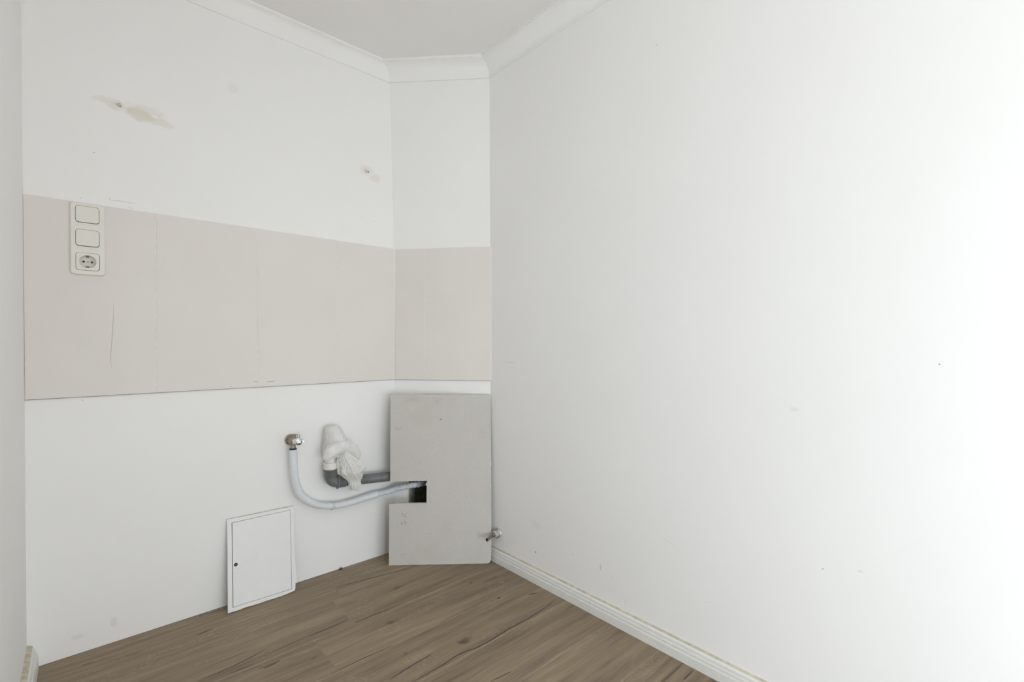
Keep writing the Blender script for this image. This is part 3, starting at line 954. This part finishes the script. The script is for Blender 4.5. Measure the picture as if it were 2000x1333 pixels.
v, f = join_vf(stroke_vf([(0.2116, 0.6216), (0.2190, 0.6142)], 0.0009, on_board, 0.00015), stroke_vf([(0.2190, 0.6214), (0.2114, 0.6144)], 0.0009, on_board, 0.00016))
mk('cross_mark', v, f, MAT['ink'], bd)
# saw overcuts at the notch corners
for pts, w in (([(0.1572, 0.350), (0.1576, 0.361)], 0.0009), ([(0.1555, 0.2600), (0.1552, 0.2540)], 0.0007)):
    v, f = stroke_vf(pts, w, on_board, 0.00014)
    mk('saw_cut', v, f, MAT['ink'], bd)
# gypsum showing where the paper edge is torn
for (u, v0, v1) in ((0.4347, 0.322, 0.345), (0.4352, 0.415, 0.432), (0.156, 0.335, 0.345)):
    pts = [(u - 0.0028, v0 + 0.002), (u - 0.001, v0), (u + 0.0012, v0 + 0.001), (u + 0.0012, v1), (u - 0.0012, v1 - 0.001), (u - 0.0030, (v0 + v1) / 2)]
    plate('torn_edge', pts, [], on_board, 0.0003, MAT['gypsum'], bd)

# ================================================================== ACCESS PANEL
MAT['panel_white'] = simple('panel_white', (0.82, 0.82, 0.815), 0.45, 0, 30, 0.02)
MAT['panel_gap'] = simple('panel_gap_brown', (0.16, 0.12, 0.08), 0.9)
MAT['lock'] = simple('dark_lock', (0.05, 0.05, 0.055), 0.35, 0.8)
PO = Vector((0.3811, 1.8987, 0.0032))
PU = Vector((0.0, 0.1764244, 0.98431419)); PN = Vector((0.0, -0.98431419, 0.1764244))
def on_panel(u, v, d):
    return PO + Vector((u, 0, 0)) + PU * v + PN * d
pn = root('access_panel', PO, 'white access panel with a round lock and chipped corner leaning on the wall', 'access panel')
rr = random.Random(5)
key = [(0.0, 0.0), (0.0354, -0.0012), (0.055, 0.0006), (0.0786, -0.0010), (0.100, -0.0018), (0.125, -0.0012), (0.150, -0.0022), (0.1872, -0.0020), (0.2233, 0.0018), (0.2258, 0.014), (0.2269, 0.0272), (0.2322, 0.0309),
       (0.2310, 0.041), (0.2318, 0.047), (0.2300, 0.0551), (0.2326, 0.0656), (0.2300, 0.0715), (0.2288, 0.0775), (0.2300, 0.092), (0.2296, 0.1325), (0.2330, 0.2584), (0.2355, 0.3108), (0.2286, 0.3120), (0.0071, 0.3150), (0.0050, 0.20), (0.0018, 0.09)]
leaf = [(0.0150, 0.0138), (0.2122, 0.0110), (0.2220, 0.3003), (0.0212, 0.3012)]
def shrink(q, e):
    cx = sum(p[0] for p in q) / 4; cy = sum(p[1] for p in q) / 4
    return [(p[0] + (e if p[0] < cx else -e), p[1] + (e if p[1] < cy else -e)) for p in q]
plate('frame', key, [shrink(leaf, -0.0006)], lambda u, v, d: on_panel(u, v, d - 0.0095), 0.0095, MAT['panel_white'], pn)
plate('back_plate', [(0.006, 0.004), (0.222, 0.004), (0.226, 0.308), (0.012, 0.310)], [], lambda u, v, d: on_panel(u, v, d - 0.0090), 0.003, MAT['panel_gap'], pn)
lf = shrink(leaf, 0.0005)
lf[0] = (lf[0][0] + 0.0010, lf[0][1]); lf[3] = (lf[3][0] + 0.0012, lf[3][1] - 0.0004)
dl = plate('door_leaf', lf, [], lambda u, v, d: on_panel(u, v, d - 0.006), 0.0058, MAT['panel_white'], pn, 0.0004, 1)
V, F = lathe_vf(on_panel(0.0292, 0.1542, -0.0006), PN, [(0.0, 0.0018), (0.0030, 0.0018), (0.0034, 0.0012), (0.0056, 0.0012), (0.0060, 0.0)], 24, False)
lk = mk('lock', V, F, MAT['lock'], dl, True)
lk['label'] = 'dark round key lock'
V, F = lathe_vf(on_panel(0.0292, 0.1542, 0.0012), PN, [(0.0, 0.0005), (0.0017, 0.0005), (0.0019, 0.0)], 12, False)
mk('key_slot', V, F, MAT['steel'], dl)
# dried adhesive along the top edge and chips on the leaf
V, F = [], []
rr = random.Random(3)
n = 40
for i in range(n + 1):
    u = 0.0075 + (0.2330 - 0.0075) * i / n
    vv = 0.3150 - (0.3150 - 0.3112) * i / n
    hgt = 0.0006 + 0.0018 * rr.random()
    V += [on_panel(u, vv - 0.0006, -0.0004), on_panel(u, vv + hgt, -0.0016), on_panel(u, vv + hgt * 0.7, -0.0085), on_panel(u, vv - 0.0006, -0.0093)]
for i in range(n):
    for k in range(4):
        F.append((i * 4 + k, i * 4 + (k + 1) % 4, i * 4 + 4 + (k + 1) % 4, i * 4 + 4 + k))
F += [(0, 1, 2, 3), (n * 4 + 3, n * 4 + 2, n * 4 + 1, n * 4)]
mk('adhesive_residue', V, F, MAT['adhesive'], pn)
for (u, v0) in ((0.0262, 0.281), (0.0235, 0.292), (0.0262, 0.268), (0.030, 0.262), (0.048, 0.258), (0.0345, 0.139), (0.232, 0.118)):
    pts = [(u + rr.uniform(-1, 1) * 0.0014, v0 + rr.uniform(-1, 1) * 0.0020) for _ in range(3)]
    plate('chip', pts, [], lambda u, v, d: on_panel(u, v, d - 0.0002 if u < 0.21 else d), 0.0003, MAT['panel_gap'], dl if u < 0.21 else pn)

# ================================================================== DRAIN PIPE
MAT['pvc_grey'] = simple('grey_drain_plastic', (0.165, 0.175, 0.183), 0.42, 0, 40, 0.2, 0.05, 80)
MAT['pvc_white'] = simple('white_drain_plastic', (0.83, 0.81, 0.77), 0.45, 0, 30, 0.06)
E0 = Vector((0.7477, 1.9205, 0.3839))            # elbow axis crossing
dirp = (Vector((1.0001, 1.9055, 0.3644)) - Vector((0.8114, 1.9175, 0.3790))).normalized()
dp = root('drain_pipe', (E0.x, YA, E0.z - 0.03), 'dark grey drain pipe elbow with white riser on the back wall', 'drain pipe')
RB = 0.028
path = [E0 + Vector((0, 0, 0.045)), E0 + Vector((0, 0, RB))]
c0 = E0 + Vector((0, 0, RB)) + dirp * RB
for i in range(1, 10):
    a = math.radians(90 * i / 10)
    path.append(E0 + Vector((0, 0, RB)) + dirp * RB * (1 - math.cos(a)) - Vector((0, 0, RB)) * math.sin(a))
path += [E0 + dirp * RB, E0 + dirp * (RB + 0.012)]
V, F = tube_vf(path, lambda i, a: 0.0235 - 0.0025 * min(1, max(0, (i - 1) / 9)), 28)
mk('elbow', V, F, MAT['pvc_grey'], dp, True)
V, F = lathe_vf(E0 + Vector((0, 0, 0.026)), (0, 0, 1), [(0.0236, 0), (0.0246, 0.002), (0.0246, 0.021), (0.0268, 0.023), (0.0274, 0.0268), (0.0274, 0.0305), (0.0262, 0.0325), (0.0215, 0.0325)], 32, False)
mk('socket', V, F, MAT['pvc_grey'], dp, True)
# horizontal socket: bead ring and sleeve, then the straight pipe into the shaft
V, F = lathe_vf(E0 + dirp * 0.024, dirp, [(0.0205, 0), (0.0250, 0.0005), (0.0262, 0.002), (0.0262, 0.0075), (0.0250, 0.009), (0.0236, 0.0095), (0.0236, 0.034), (0.0228, 0.036), (0.0195, 0.036)], 32, False)
mk('socket_ring', V, F, MAT['pvc_grey'], dp, True)
V, F = box_vf(E0.x + 0.0245, E0.x + 0.0315, E0.y - 0.006, E0.y + 0.006, E0.z - 0.0300, E0.z - 0.0245)
add_bevel(mk('moulding_lug', V, F, MAT['pvc_grey'], dp), 0.001)
V, F = lathe_vf(E0 + dirp * 0.05, dirp, [(0.0200, 0), (0.0200, 0.375)], 32)
mk('straight_pipe', V, F, MAT['pvc_grey'], dp, True)
prof = [(0.0205, 0.0), (0.0263, 0.0005), (0.0270, 0.003)]
V, F = lathe_vf(E0 + Vector((0, 0, 0.0575)), (0, 0, 1), [(0.0215, 0), (0.0266, 0.0), (0.0272, 0.002), (0.0272, 0.022), (0.0262, 0.0245), (0.0218, 0.026)], 40, False)
# fine ribs on the union nut
V = [Vector((E0.x, E0.y, p.z)) + (Vector((p.x - E0.x, p.y - E0.y, 0)) * (1.0 + (0.018 if (i % 40) % 2 else 0.0))) for i, p in enumerate(V)]
mk('union_nut', V, F, MAT['pvc_white'], dp)
V, F = lathe_vf(E0 + Vector((0, 0, 0.078)), (0, 0, 1), [(0.0212, 0), (0.0212, 0.030), (0.0200, 0.032), (0.0200, 0.148), (0.0170, 0.149), (0.0165, 0.149), (0.0165, 0.10)], 32, False)
mk('riser', V, F, MAT['pvc_white'], dp, True)

# ================================================================== PLASTIC BAG OVER THE RISER
def bag_mat():
    m = NT('thin_white_plastic_film')
    P = m.objc()
    m.bsdf.inputs['Base Color'].default_value = (0.95, 0.94, 0.92, 1)
    m.bsdf.inputs['Roughness'].default_value = 0.30
    m.bsdf.inputs['Specular IOR Level'].default_value = 0.6
    w = m.noise(P, 30, 2, 0.5)
    cr = m.math('ABSOLUTE', m.math('SUBTRACT', m.noise(P, 95, 3, 0.55, 1.2), 0.5))
    m.bump(m.rng(cr, 0.0, 0.10), 0.35, 0.0012)
    out = m.t.nodes['Material Output']
    tr = m.n('ShaderNodeBsdfTransparent'); tr.inputs[0].default_value = (0.99, 0.99, 0.98, 1)
    tl = m.n('ShaderNodeBsdfTranslucent'); tl.inputs[0].default_value = (0.95, 0.94, 0.92, 1)
    m1 = m.n('ShaderNodeMixShader'); m1.inputs[0].default_value = 0.22
    m.link(m.bsdf.outputs[0], m1.inputs[1]); m.link(tl.outputs[0], m1.inputs[2])
    m2 = m.n('ShaderNodeMixShader')
    m.link(m.rng(w, 0.35, 0.65, 0.04, 0.13), m2.inputs[0])
    m.link(m1.outputs[0], m2.inputs[1]); m.link(tr.outputs[0], m2.inputs[2])
    m.link(m2.outputs[0], out.inputs['Surface'])
    return m.mat
MAT['film'] = bag_mat()
def film_loft(name, rings, parent, seed, folds, amp, n=120, per=18, close=True):
    """crumpled film: rings of (x, y, z, half width, half depth, tilt) lofted, with ridged creases"""
    R = catmull([r[:3] for r in rings], per)
    Wd = catmull([(r[3], r[4], r[5]) for r in rings], per)
    V, F = [], []
    # creases run mainly along the film's length
    right = Vector((math.sin(YAW), -math.cos(YAW), 0)); toward = Vector((-math.cos(YAW), -math.sin(YAW), 0))
    for i, (c, w) in enumerate(zip(R, Wd)):
        for k in range(n):
            a = 2 * math.pi * k / n
            s = i / len(R)
            q = Vector((math.cos(a) * folds + seed * 3.1, math.sin(a) * folds + seed, s * 1.5 + math.cos(a + seed) * 0.35))
            # sharp ridges between slack hollows, long folds first, small creases on top
            fold = (1.0 - min(1.0, abs(noise.noise(q)) * 2.6)) ** 2 - 0.4
            q2 = Vector((q.x * 2.6 + s * 3.0, q.y * 2.6, s * 5.0 - a))
            fine = (1.0 - min(1.0, abs(noise.noise(q2)) * 2.8)) ** 2 - 0.4
            q3 = Vector((q.x * 5.5, q.y * 5.5 + s * 7.0, s * 9.0 + seed))
            tiny = (1.0 - min(1.0, abs(noise.noise(q3)) * 2.8)) ** 2 - 0.4
            rad = 1.0 + amp * (fold + 0.55 * fine + 0.3 * tiny)
            du = math.cos(a) * w[0] * rad
            dv = math.sin(a) * w[1] * rad
            ct, st = math.cos(w[2]), math.sin(w[2])
            V.append(c + right * (du * ct) + Vector((0, 0, 1)) * (du * st) + toward * dv)
    L = len(R)
    for i in range(L - 1):
        for k in range(n):
            j = (k + 1) % n
            F.append((i * n + k, i * n + j, (i + 1) * n + j, (i + 1) * n + k))
    if close:
        F.append(tuple(range(n - 1, -1, -1))); F.append(tuple((L - 1) * n + k for k in range(n)))
    return mk(name, V, F, MAT['film'], parent, True)
bg_ = root('plastic_bag', (E0.x, E0.y, 0.49), 'crumpled translucent white plastic bag knotted around the drain riser', 'plastic bag')
# rings: centre x, y, z, half width, half depth, tilt (metres)
sleeve = [ (0.7531, 1.9175, 0.6066, 0.0063, 0.0063, 0.0), (0.7552, 1.9175, 0.6137, 0.0127, 0.0127, 0.0), (0.7552, 1.9175, 0.6157, 0.0200, 0.0200, 0.0), (0.7563, 1.9175, 0.6083, 0.0285, 0.0285, 0.0), (0.7570, 1.9165, 0.5938, 0.0348, 0.0340, 0.0), (0.7619, 1.9155, 0.5725, 0.0422, 0.0340, 0.0), (0.7643, 1.9135, 0.5474, 0.0464, 0.0340, 0.0), (0.7615, 1.9115, 0.5252, 0.0475, 0.0340, 0.0), (0.7545, 1.9095, 0.5058, 0.0401, 0.0340, 0.0), (0.7504, 1.9095, 0.4920, 0.0316, 0.0316, 0.0) ]
knot = [ (0.7180, 1.8895, 0.4905, 0.0106, 0.017, 2.820), (0.7205, 1.8855, 0.5030, 0.0190, 0.017, 2.601), (0.7324, 1.8795, 0.5205, 0.0243, 0.017, 2.222), (0.7596, 1.8755, 0.5314, 0.0264, 0.017, 1.840), (0.7911, 1.8755, 0.5288, 0.0264, 0.017, 1.394), (0.8208, 1.8795, 0.5112, 0.0264, 0.017, 0.871), (0.8357, 1.8835, 0.4872, 0.0222, 0.017, 0.257), (0.8354, 1.8875, 0.4675, 0.0127, 0.017, -0.111) ]
tail = [ (0.7881, 1.8835, 0.5155, 0.0174, 0.010, 0.0), (0.7908, 1.8795, 0.4950, 0.0282, 0.013, 0.0), (0.7998, 1.8755, 0.4693, 0.0456, 0.017, 0.0), (0.8076, 1.8735, 0.4434, 0.0542, 0.019, 0.0), (0.8087, 1.8735, 0.4223, 0.0499, 0.018, 0.0), (0.8194, 1.8755, 0.4011, 0.0369, 0.014, 0.0), (0.8281, 1.8755, 0.3827, 0.0250, 0.011, 0.0), (0.8304, 1.8755, 0.3633, 0.0239, 0.011, 0.0), (0.8304, 1.8755, 0.3465, 0.0239, 0.006, 0.0) ]
film_loft('sleeve', sleeve, bg_, 1.7, 1.3, 0.06, close=False)
film_loft('knot', knot, bg_, 4.3, 1.6, 0.13)
film_loft('tail', tail, bg_, 8.9, 2.0, 0.24, 150, 18)

# ================================================================== WALL VALVE ON THE BACK WALL
MAT['brass'] = simple('tarnished_brass', (0.44, 0.37, 0.30), 0.45, 0.6, 90, 0.4, 0.2, 200)
MAT['brass_bright'] = simple('bright_brass', (0.62, 0.50, 0.30), 0.28, 1.0, 60, 0.2)
MAT['chrome'] = simple('chrome', (0.78, 0.79, 0.80), 0.12, 1.0)
MAT['chrome_worn'] = simple('worn_chrome', (0.42, 0.40, 0.36), 0.28, 1.0, 120, 0.5)
MAT['rubber'] = simple('black_rubber', (0.012, 0.012, 0.012), 0.7)
vb = root('stop_valve', (0.606, YA, 0.571), 'brass wall valve with chrome knob above the wrapped hose', 'valve')
outline = []
for cxx, czz, r, a0, a1 in ((0.6055, 0.5715, 0.0213, 95, 262), (0.622, 0.5705, 0.0205, -88, 85)):
    for i in range(13):
        a = math.radians(a0 + (a1 - a0) * i / 12)
        outline.append((cxx + r * math.cos(a), czz + r * math.sin(a)))
def hole(c, r, n=10):
    return [(c[0] + r * math.cos(2 * math.pi * i / n), c[1] + r * math.sin(2 * math.pi * i / n)) for i in range(n)]
hs = [(0.5936, 0.5845), (0.5903, 0.5726), (0.5948, 0.5612)]
plate('wall_plate', outline, [hole(hs[0], 0.0021), hole(hs[1], 0.0019)], on_back, 0.0045, MAT['brass'], vb, 0.0006, 1)
V, F = lathe_vf(on_back(hs[2][0], hs[2][1], 0.0040), (0, -1, 0), [(0.0, 0.0009), (0.0015, 0.0009), (0.0028, 0.0009), (0.0032, 0.0)], 14, False)
mk('screw_head', V, F, MAT['rubber'], vb)
V, F = lathe_vf(on_back(0.6075, 0.5715, 0.002), (0, -1, 0), [(0.0165, 0), (0.0155, 0.010), (0.0150, 0.030), (0.0148, 0.043), (0.0, 0.043)], 28, False)
mk('valve_body', V, F, MAT['brass'], vb, True).data.set_sharp_from_angle(angle=math.radians(40))
V, F = lathe_vf((0.6036, YA - 0.042, 0.5720), (0, 0, -1), [(0.0115, 0), (0.0098, 0.012), (0.0088, 0.018), (0.0092, 0.021), (0.0102, 0.023), (0.0102, 0.029)], 20)
mk('outlet_neck', V, F, MAT['brass'], vb, True)
V, F = lathe_vf(on_back(0.6078, 0.5715, 0.0445), (0, -1, 0), [(0.0120, 0), (0.0135, 0.0005), (0.0135, 0.0030), (0.0115, 0.0035)], 28, False)
mk('brass_ring', V, F, MAT['brass_bright'], vb, True)
V, F = lathe_vf(on_back(0.6082, 0.5715, 0.046), (0, -1, 0), [(0.0112, 0), (0.0108, 0.014), (0.0095, 0.018), (0.0080, 0.020), (0.0080, 0.028)], 24, False)
mk('chrome_barrel', V, F, MAT['chrome'], vb, True)
V, F = lathe_vf((0.6165, YA - 0.060, 0.5720), (0, 0, 1), [(0.0070, 0), (0.0074, 0.010), (0.0078, 0.0105), (0.0078, 0.0235), (0.0062, 0.0240), (0.0055, 0.0240), (0.0055, 0.016), (0.0, 0.016)], 20, False)
mk('outlet_stub', V, F, MAT['chrome'], vb, True).data.set_sharp_from_angle(angle=math.radians(40))
kc = Vector(on_back(0.6115, 0.5745, 0.072))
V, F = lathe_vf(kc, (0.12, -1, 0.0), [(0.0085, 0), (0.0140, 0.002), (0.0150, 0.005), (0.0148, 0.010), (0.0125, 0.0125), (0.0, 0.0135)], 28, False)
kn = mk('knob', V, F, MAT['chrome'], vb, True)
V, F = box_vf(kc.x - 0.0090, kc.x + 0.0195, kc.y - 0.0195, kc.y - 0.0085, kc.z - 0.0048, kc.z + 0.0052)
add_bevel(mk('lever', V, F, MAT['chrome'], kn), 0.0014, 2)
V, F = lathe_vf(kc + Vector((0.0065, -0.0194, 0.0)), (0, -1, 0), [(0.0, 0.0007), (0.0028, 0.0007), (0.0031, 0.0)], 16, False)
mk('knob_screw', V, F, MAT['near_black'], kn)

# ================================================================== WRAPPED HOSE
MAT['wrap'] = simple('grey_white_hose_wrap', (0.75, 0.775, 0.81), 0.42, 0, 70, 0.05, 0.35, 160)
MAT['wrap2'] = simple('grey_foil_tape_wrap', (0.69, 0.72, 0.76), 0.38, 0, 90, 0.12, 0.5, 140)
hpts = [(0.6033, 1.9235, 0.5395), (0.6055, 1.9235, 0.4818), (0.6094, 1.9215, 0.4280), (0.6213, 1.9225, 0.3831), (0.6338, 1.9235, 0.3563), (0.6609, 1.9255, 0.3278), (0.7003, 1.9275, 0.3022),
        (0.7452, 1.9295, 0.2873), (0.7911, 1.9305, 0.2807), (0.8441, 1.9315, 0.2812), (0.8991, 1.9325, 0.2862), (0.9552, 1.9315, 0.2905)]
hpts2 = [(0.9552, 1.9315, 0.2905), (1.0119, 1.9225, 0.2945), (1.0452, 1.9005, 0.3059), (1.0747, 1.8763, 0.3140), (1.1171, 1.8660, 0.3149), (1.1752, 1.889, 0.3038), (1.2200, 1.915, 0.2960)]
ho = root('wrapped_hose', (0.6033, YA, 0.28), 'pale grey wrapped hose curving from the wall valve into the corner hole', 'hose')
path = catmull(hpts, 16)
def r1(i, a):
    s = i / len(path)
    p = path[i]
    rib = noise.noise(Vector((i * 0.55, math.cos(a) * 0.5, math.sin(a) * 0.5)))
    big = noise.noise(Vector((i * 0.09 + 4, math.cos(a) * 0.8, math.sin(a) * 0.8)))
    bend = 1.0 + 0.9 * math.exp(-((s - 0.42) / 0.2) ** 2)
    return 0.0148 + 0.0016 * math.sin(s * 7) * (s > .3) + 0.0006 * rib * bend + 0.0006 * big * bend
V, F = tube_vf(path, r1, 28)
mk('insulation_sleeve', V, F, MAT['wrap'], ho, True)
for idx in (int(len(path) * 0.665),):
    d = (path[idx + 1] - path[idx]).normalized()
    V, F = lathe_vf(path[idx] - d * 0.005, d, [(0.0138, 0), (0.0162, 0.0006), (0.0160, 0.005), (0.0163, 0.0095), (0.0138, 0.010)], 28, False)
    V = [p + Vector((noise.noise(p * 300), noise.noise(p * 310 + Vector((5, 0, 0))), noise.noise(p * 290 + Vector((0, 7, 0))))) * 0.0007 for p in V]
    mk('tape_band', V, F, MAT['wrap2'], ho, True)
path2 = catmull(hpts2, 18)
def r2(i, a):
    rib = math.sin(i * 0.95 + 0.8 * math.sin(a) + 2 * noise.noise(Vector((i * 0.2, 0, 0))))
    lump = noise.noise(Vector((i * 0.35, math.cos(a), math.sin(a))))
    t = i / len(path2)
    return 0.0128 - 0.001 * t + 0.0011 * rib + 0.0014 * lump
V, F = tube_vf(path2, r2, 24)
mk('taped_section', V, F, MAT['wrap2'], ho, True)
V, F = lathe_vf(Vector((0.6034, YA - 0.042, 0.5385)), (0, 0, 1), [(0.0095, 0), (0.0128, 0.0005), (0.0128, 0.0048), (0.0100, 0.0055)], 24, False)
mk('rubber_collar', V, F, MAT['rubber'], ho, True)

# ================================================================== SMALL ANGLE VALVE ON THE RIGHT WALL
MAT['rosette'] = simple('paint_spotted_chrome', (0.72, 0.70, 0.68), 0.35, 0.35, 160, 0.35, 0.2, 250)
va = root('angle_valve', (XC, 1.561, 0.128), 'small spotted chrome angle valve low on the right wall beside the board', 'valve')
vc = Vector((XC, 1.5610, 0.1280))
V, F = lathe_vf(vc, (-1, 0, 0), [(0.0200, 0), (0.0200, 0.003), (0.0170, 0.008), (0.0125, 0.010)], 28)
mk('rosette', V, F, MAT['rosette'], va, True)
V, F = lathe_vf(vc + Vector((-0.008, -0.0005, 0.0)), (-1, -0.05, 0.05), [(0.0125, 0), (0.0125, 0.012), (0.0140, 0.013), (0.0140, 0.023), (0.0105, 0.0245), (0.0, 0.0245)], 8, False)
mk('valve_body', V, F, MAT['rosette'], va)
V, F = lathe_vf(vc + Vector((-0.017, -0.002, -0.004)), (0, -0.25, -1), [(0.0085, 0), (0.0085, 0.010), (0.0070, 0.0125), (0.0, 0.0125)], 12, False)
mk('spindle_cap', V, F, MAT['chrome_worn'], va, True)
a0, a1 = vc + Vector((-0.028, -0.003, 0.002)), Vector((1.2600, 1.5440, 0.1250))
dv = a1 - a0
Ln = dv.length
V, F = lathe_vf(a0, dv, [(0.0088, 0), (0.0088, 0.010), (0.0062, 0.012), (0.0062, 0.016), (0.0070, 0.018), (0.0070, Ln), (0.0048, Ln), (0.0048, Ln - 0.010), (0.0, Ln - 0.010)], 18, False)
mk('outlet_tube', V, F, MAT['chrome_worn'], va, True).data.set_sharp_from_angle(angle=math.radians(40))

# ================================================================== CRUMBS ON THE FLOOR
MAT['crumb'] = simple('plaster_dust', (0.72, 0.70, 0.66), 0.95)
MAT['dirt'] = simple('brown_dirt', (0.10, 0.07, 0.05), 0.95, 0, 200, 0.4)
rr = random.Random(21)
parts = []
for i in range(120):
    if i < 75:
        x, y = rr.gauss(0.925, 0.045), rr.gauss(1.860, 0.028)
    else:
        x, y = rr.uniform(0.62, 1.0), rr.uniform(1.90, 1.958)
    if y > 1.958 or (Vector((x, y, 0)) - BO).dot(BN) < 0.004 and (Vector((x, y, 0)) - BO).dot(BE) > -0.01:
        continue
    s = rr.uniform(0.0006, 0.0017)
    V = [(x + rr.uniform(-1, 1) * s, y + rr.uniform(-1, 1) * s, 0.0) for _ in range(3)] + [(x, y, s * 1.1)]
    parts.append((V, [(0, 1, 2), (0, 1, 3), (1, 2, 3), (2, 0, 3)]))
v, f = join_vf(*parts)
tag(mk('plaster_crumbs', v, f, MAT['crumb'], origin=(0.92, 1.86, 0)), 'white plaster crumbs scattered on the floor left of the board', 'crumbs', 'stuff')
me_v, me_f = [], []
bm = bmesh.new()
bmesh.ops.create_icosphere(bm, subdivisions=2, radius=0.0052)
for vv in bm.verts:
    k = 1 + 0.45 * noise.noise(vv.co * 400)
    vv.co = Vector((vv.co.x * k * 1.3, vv.co.y * k, max(vv.co.z * k, -0.0035) + 0.0035))
me = bpy.data.meshes.new('dirt_lump'); bm.to_mesh(me); bm.free(); me.materials.append(MAT['dirt'])
o = bpy.data.objects.new('dirt_lump', me); o.location = (0.806, 1.956, 0.0); COL.objects.link(o)
tag(o, 'tiny brown dirt lump on the floor against the back wall', 'dirt')
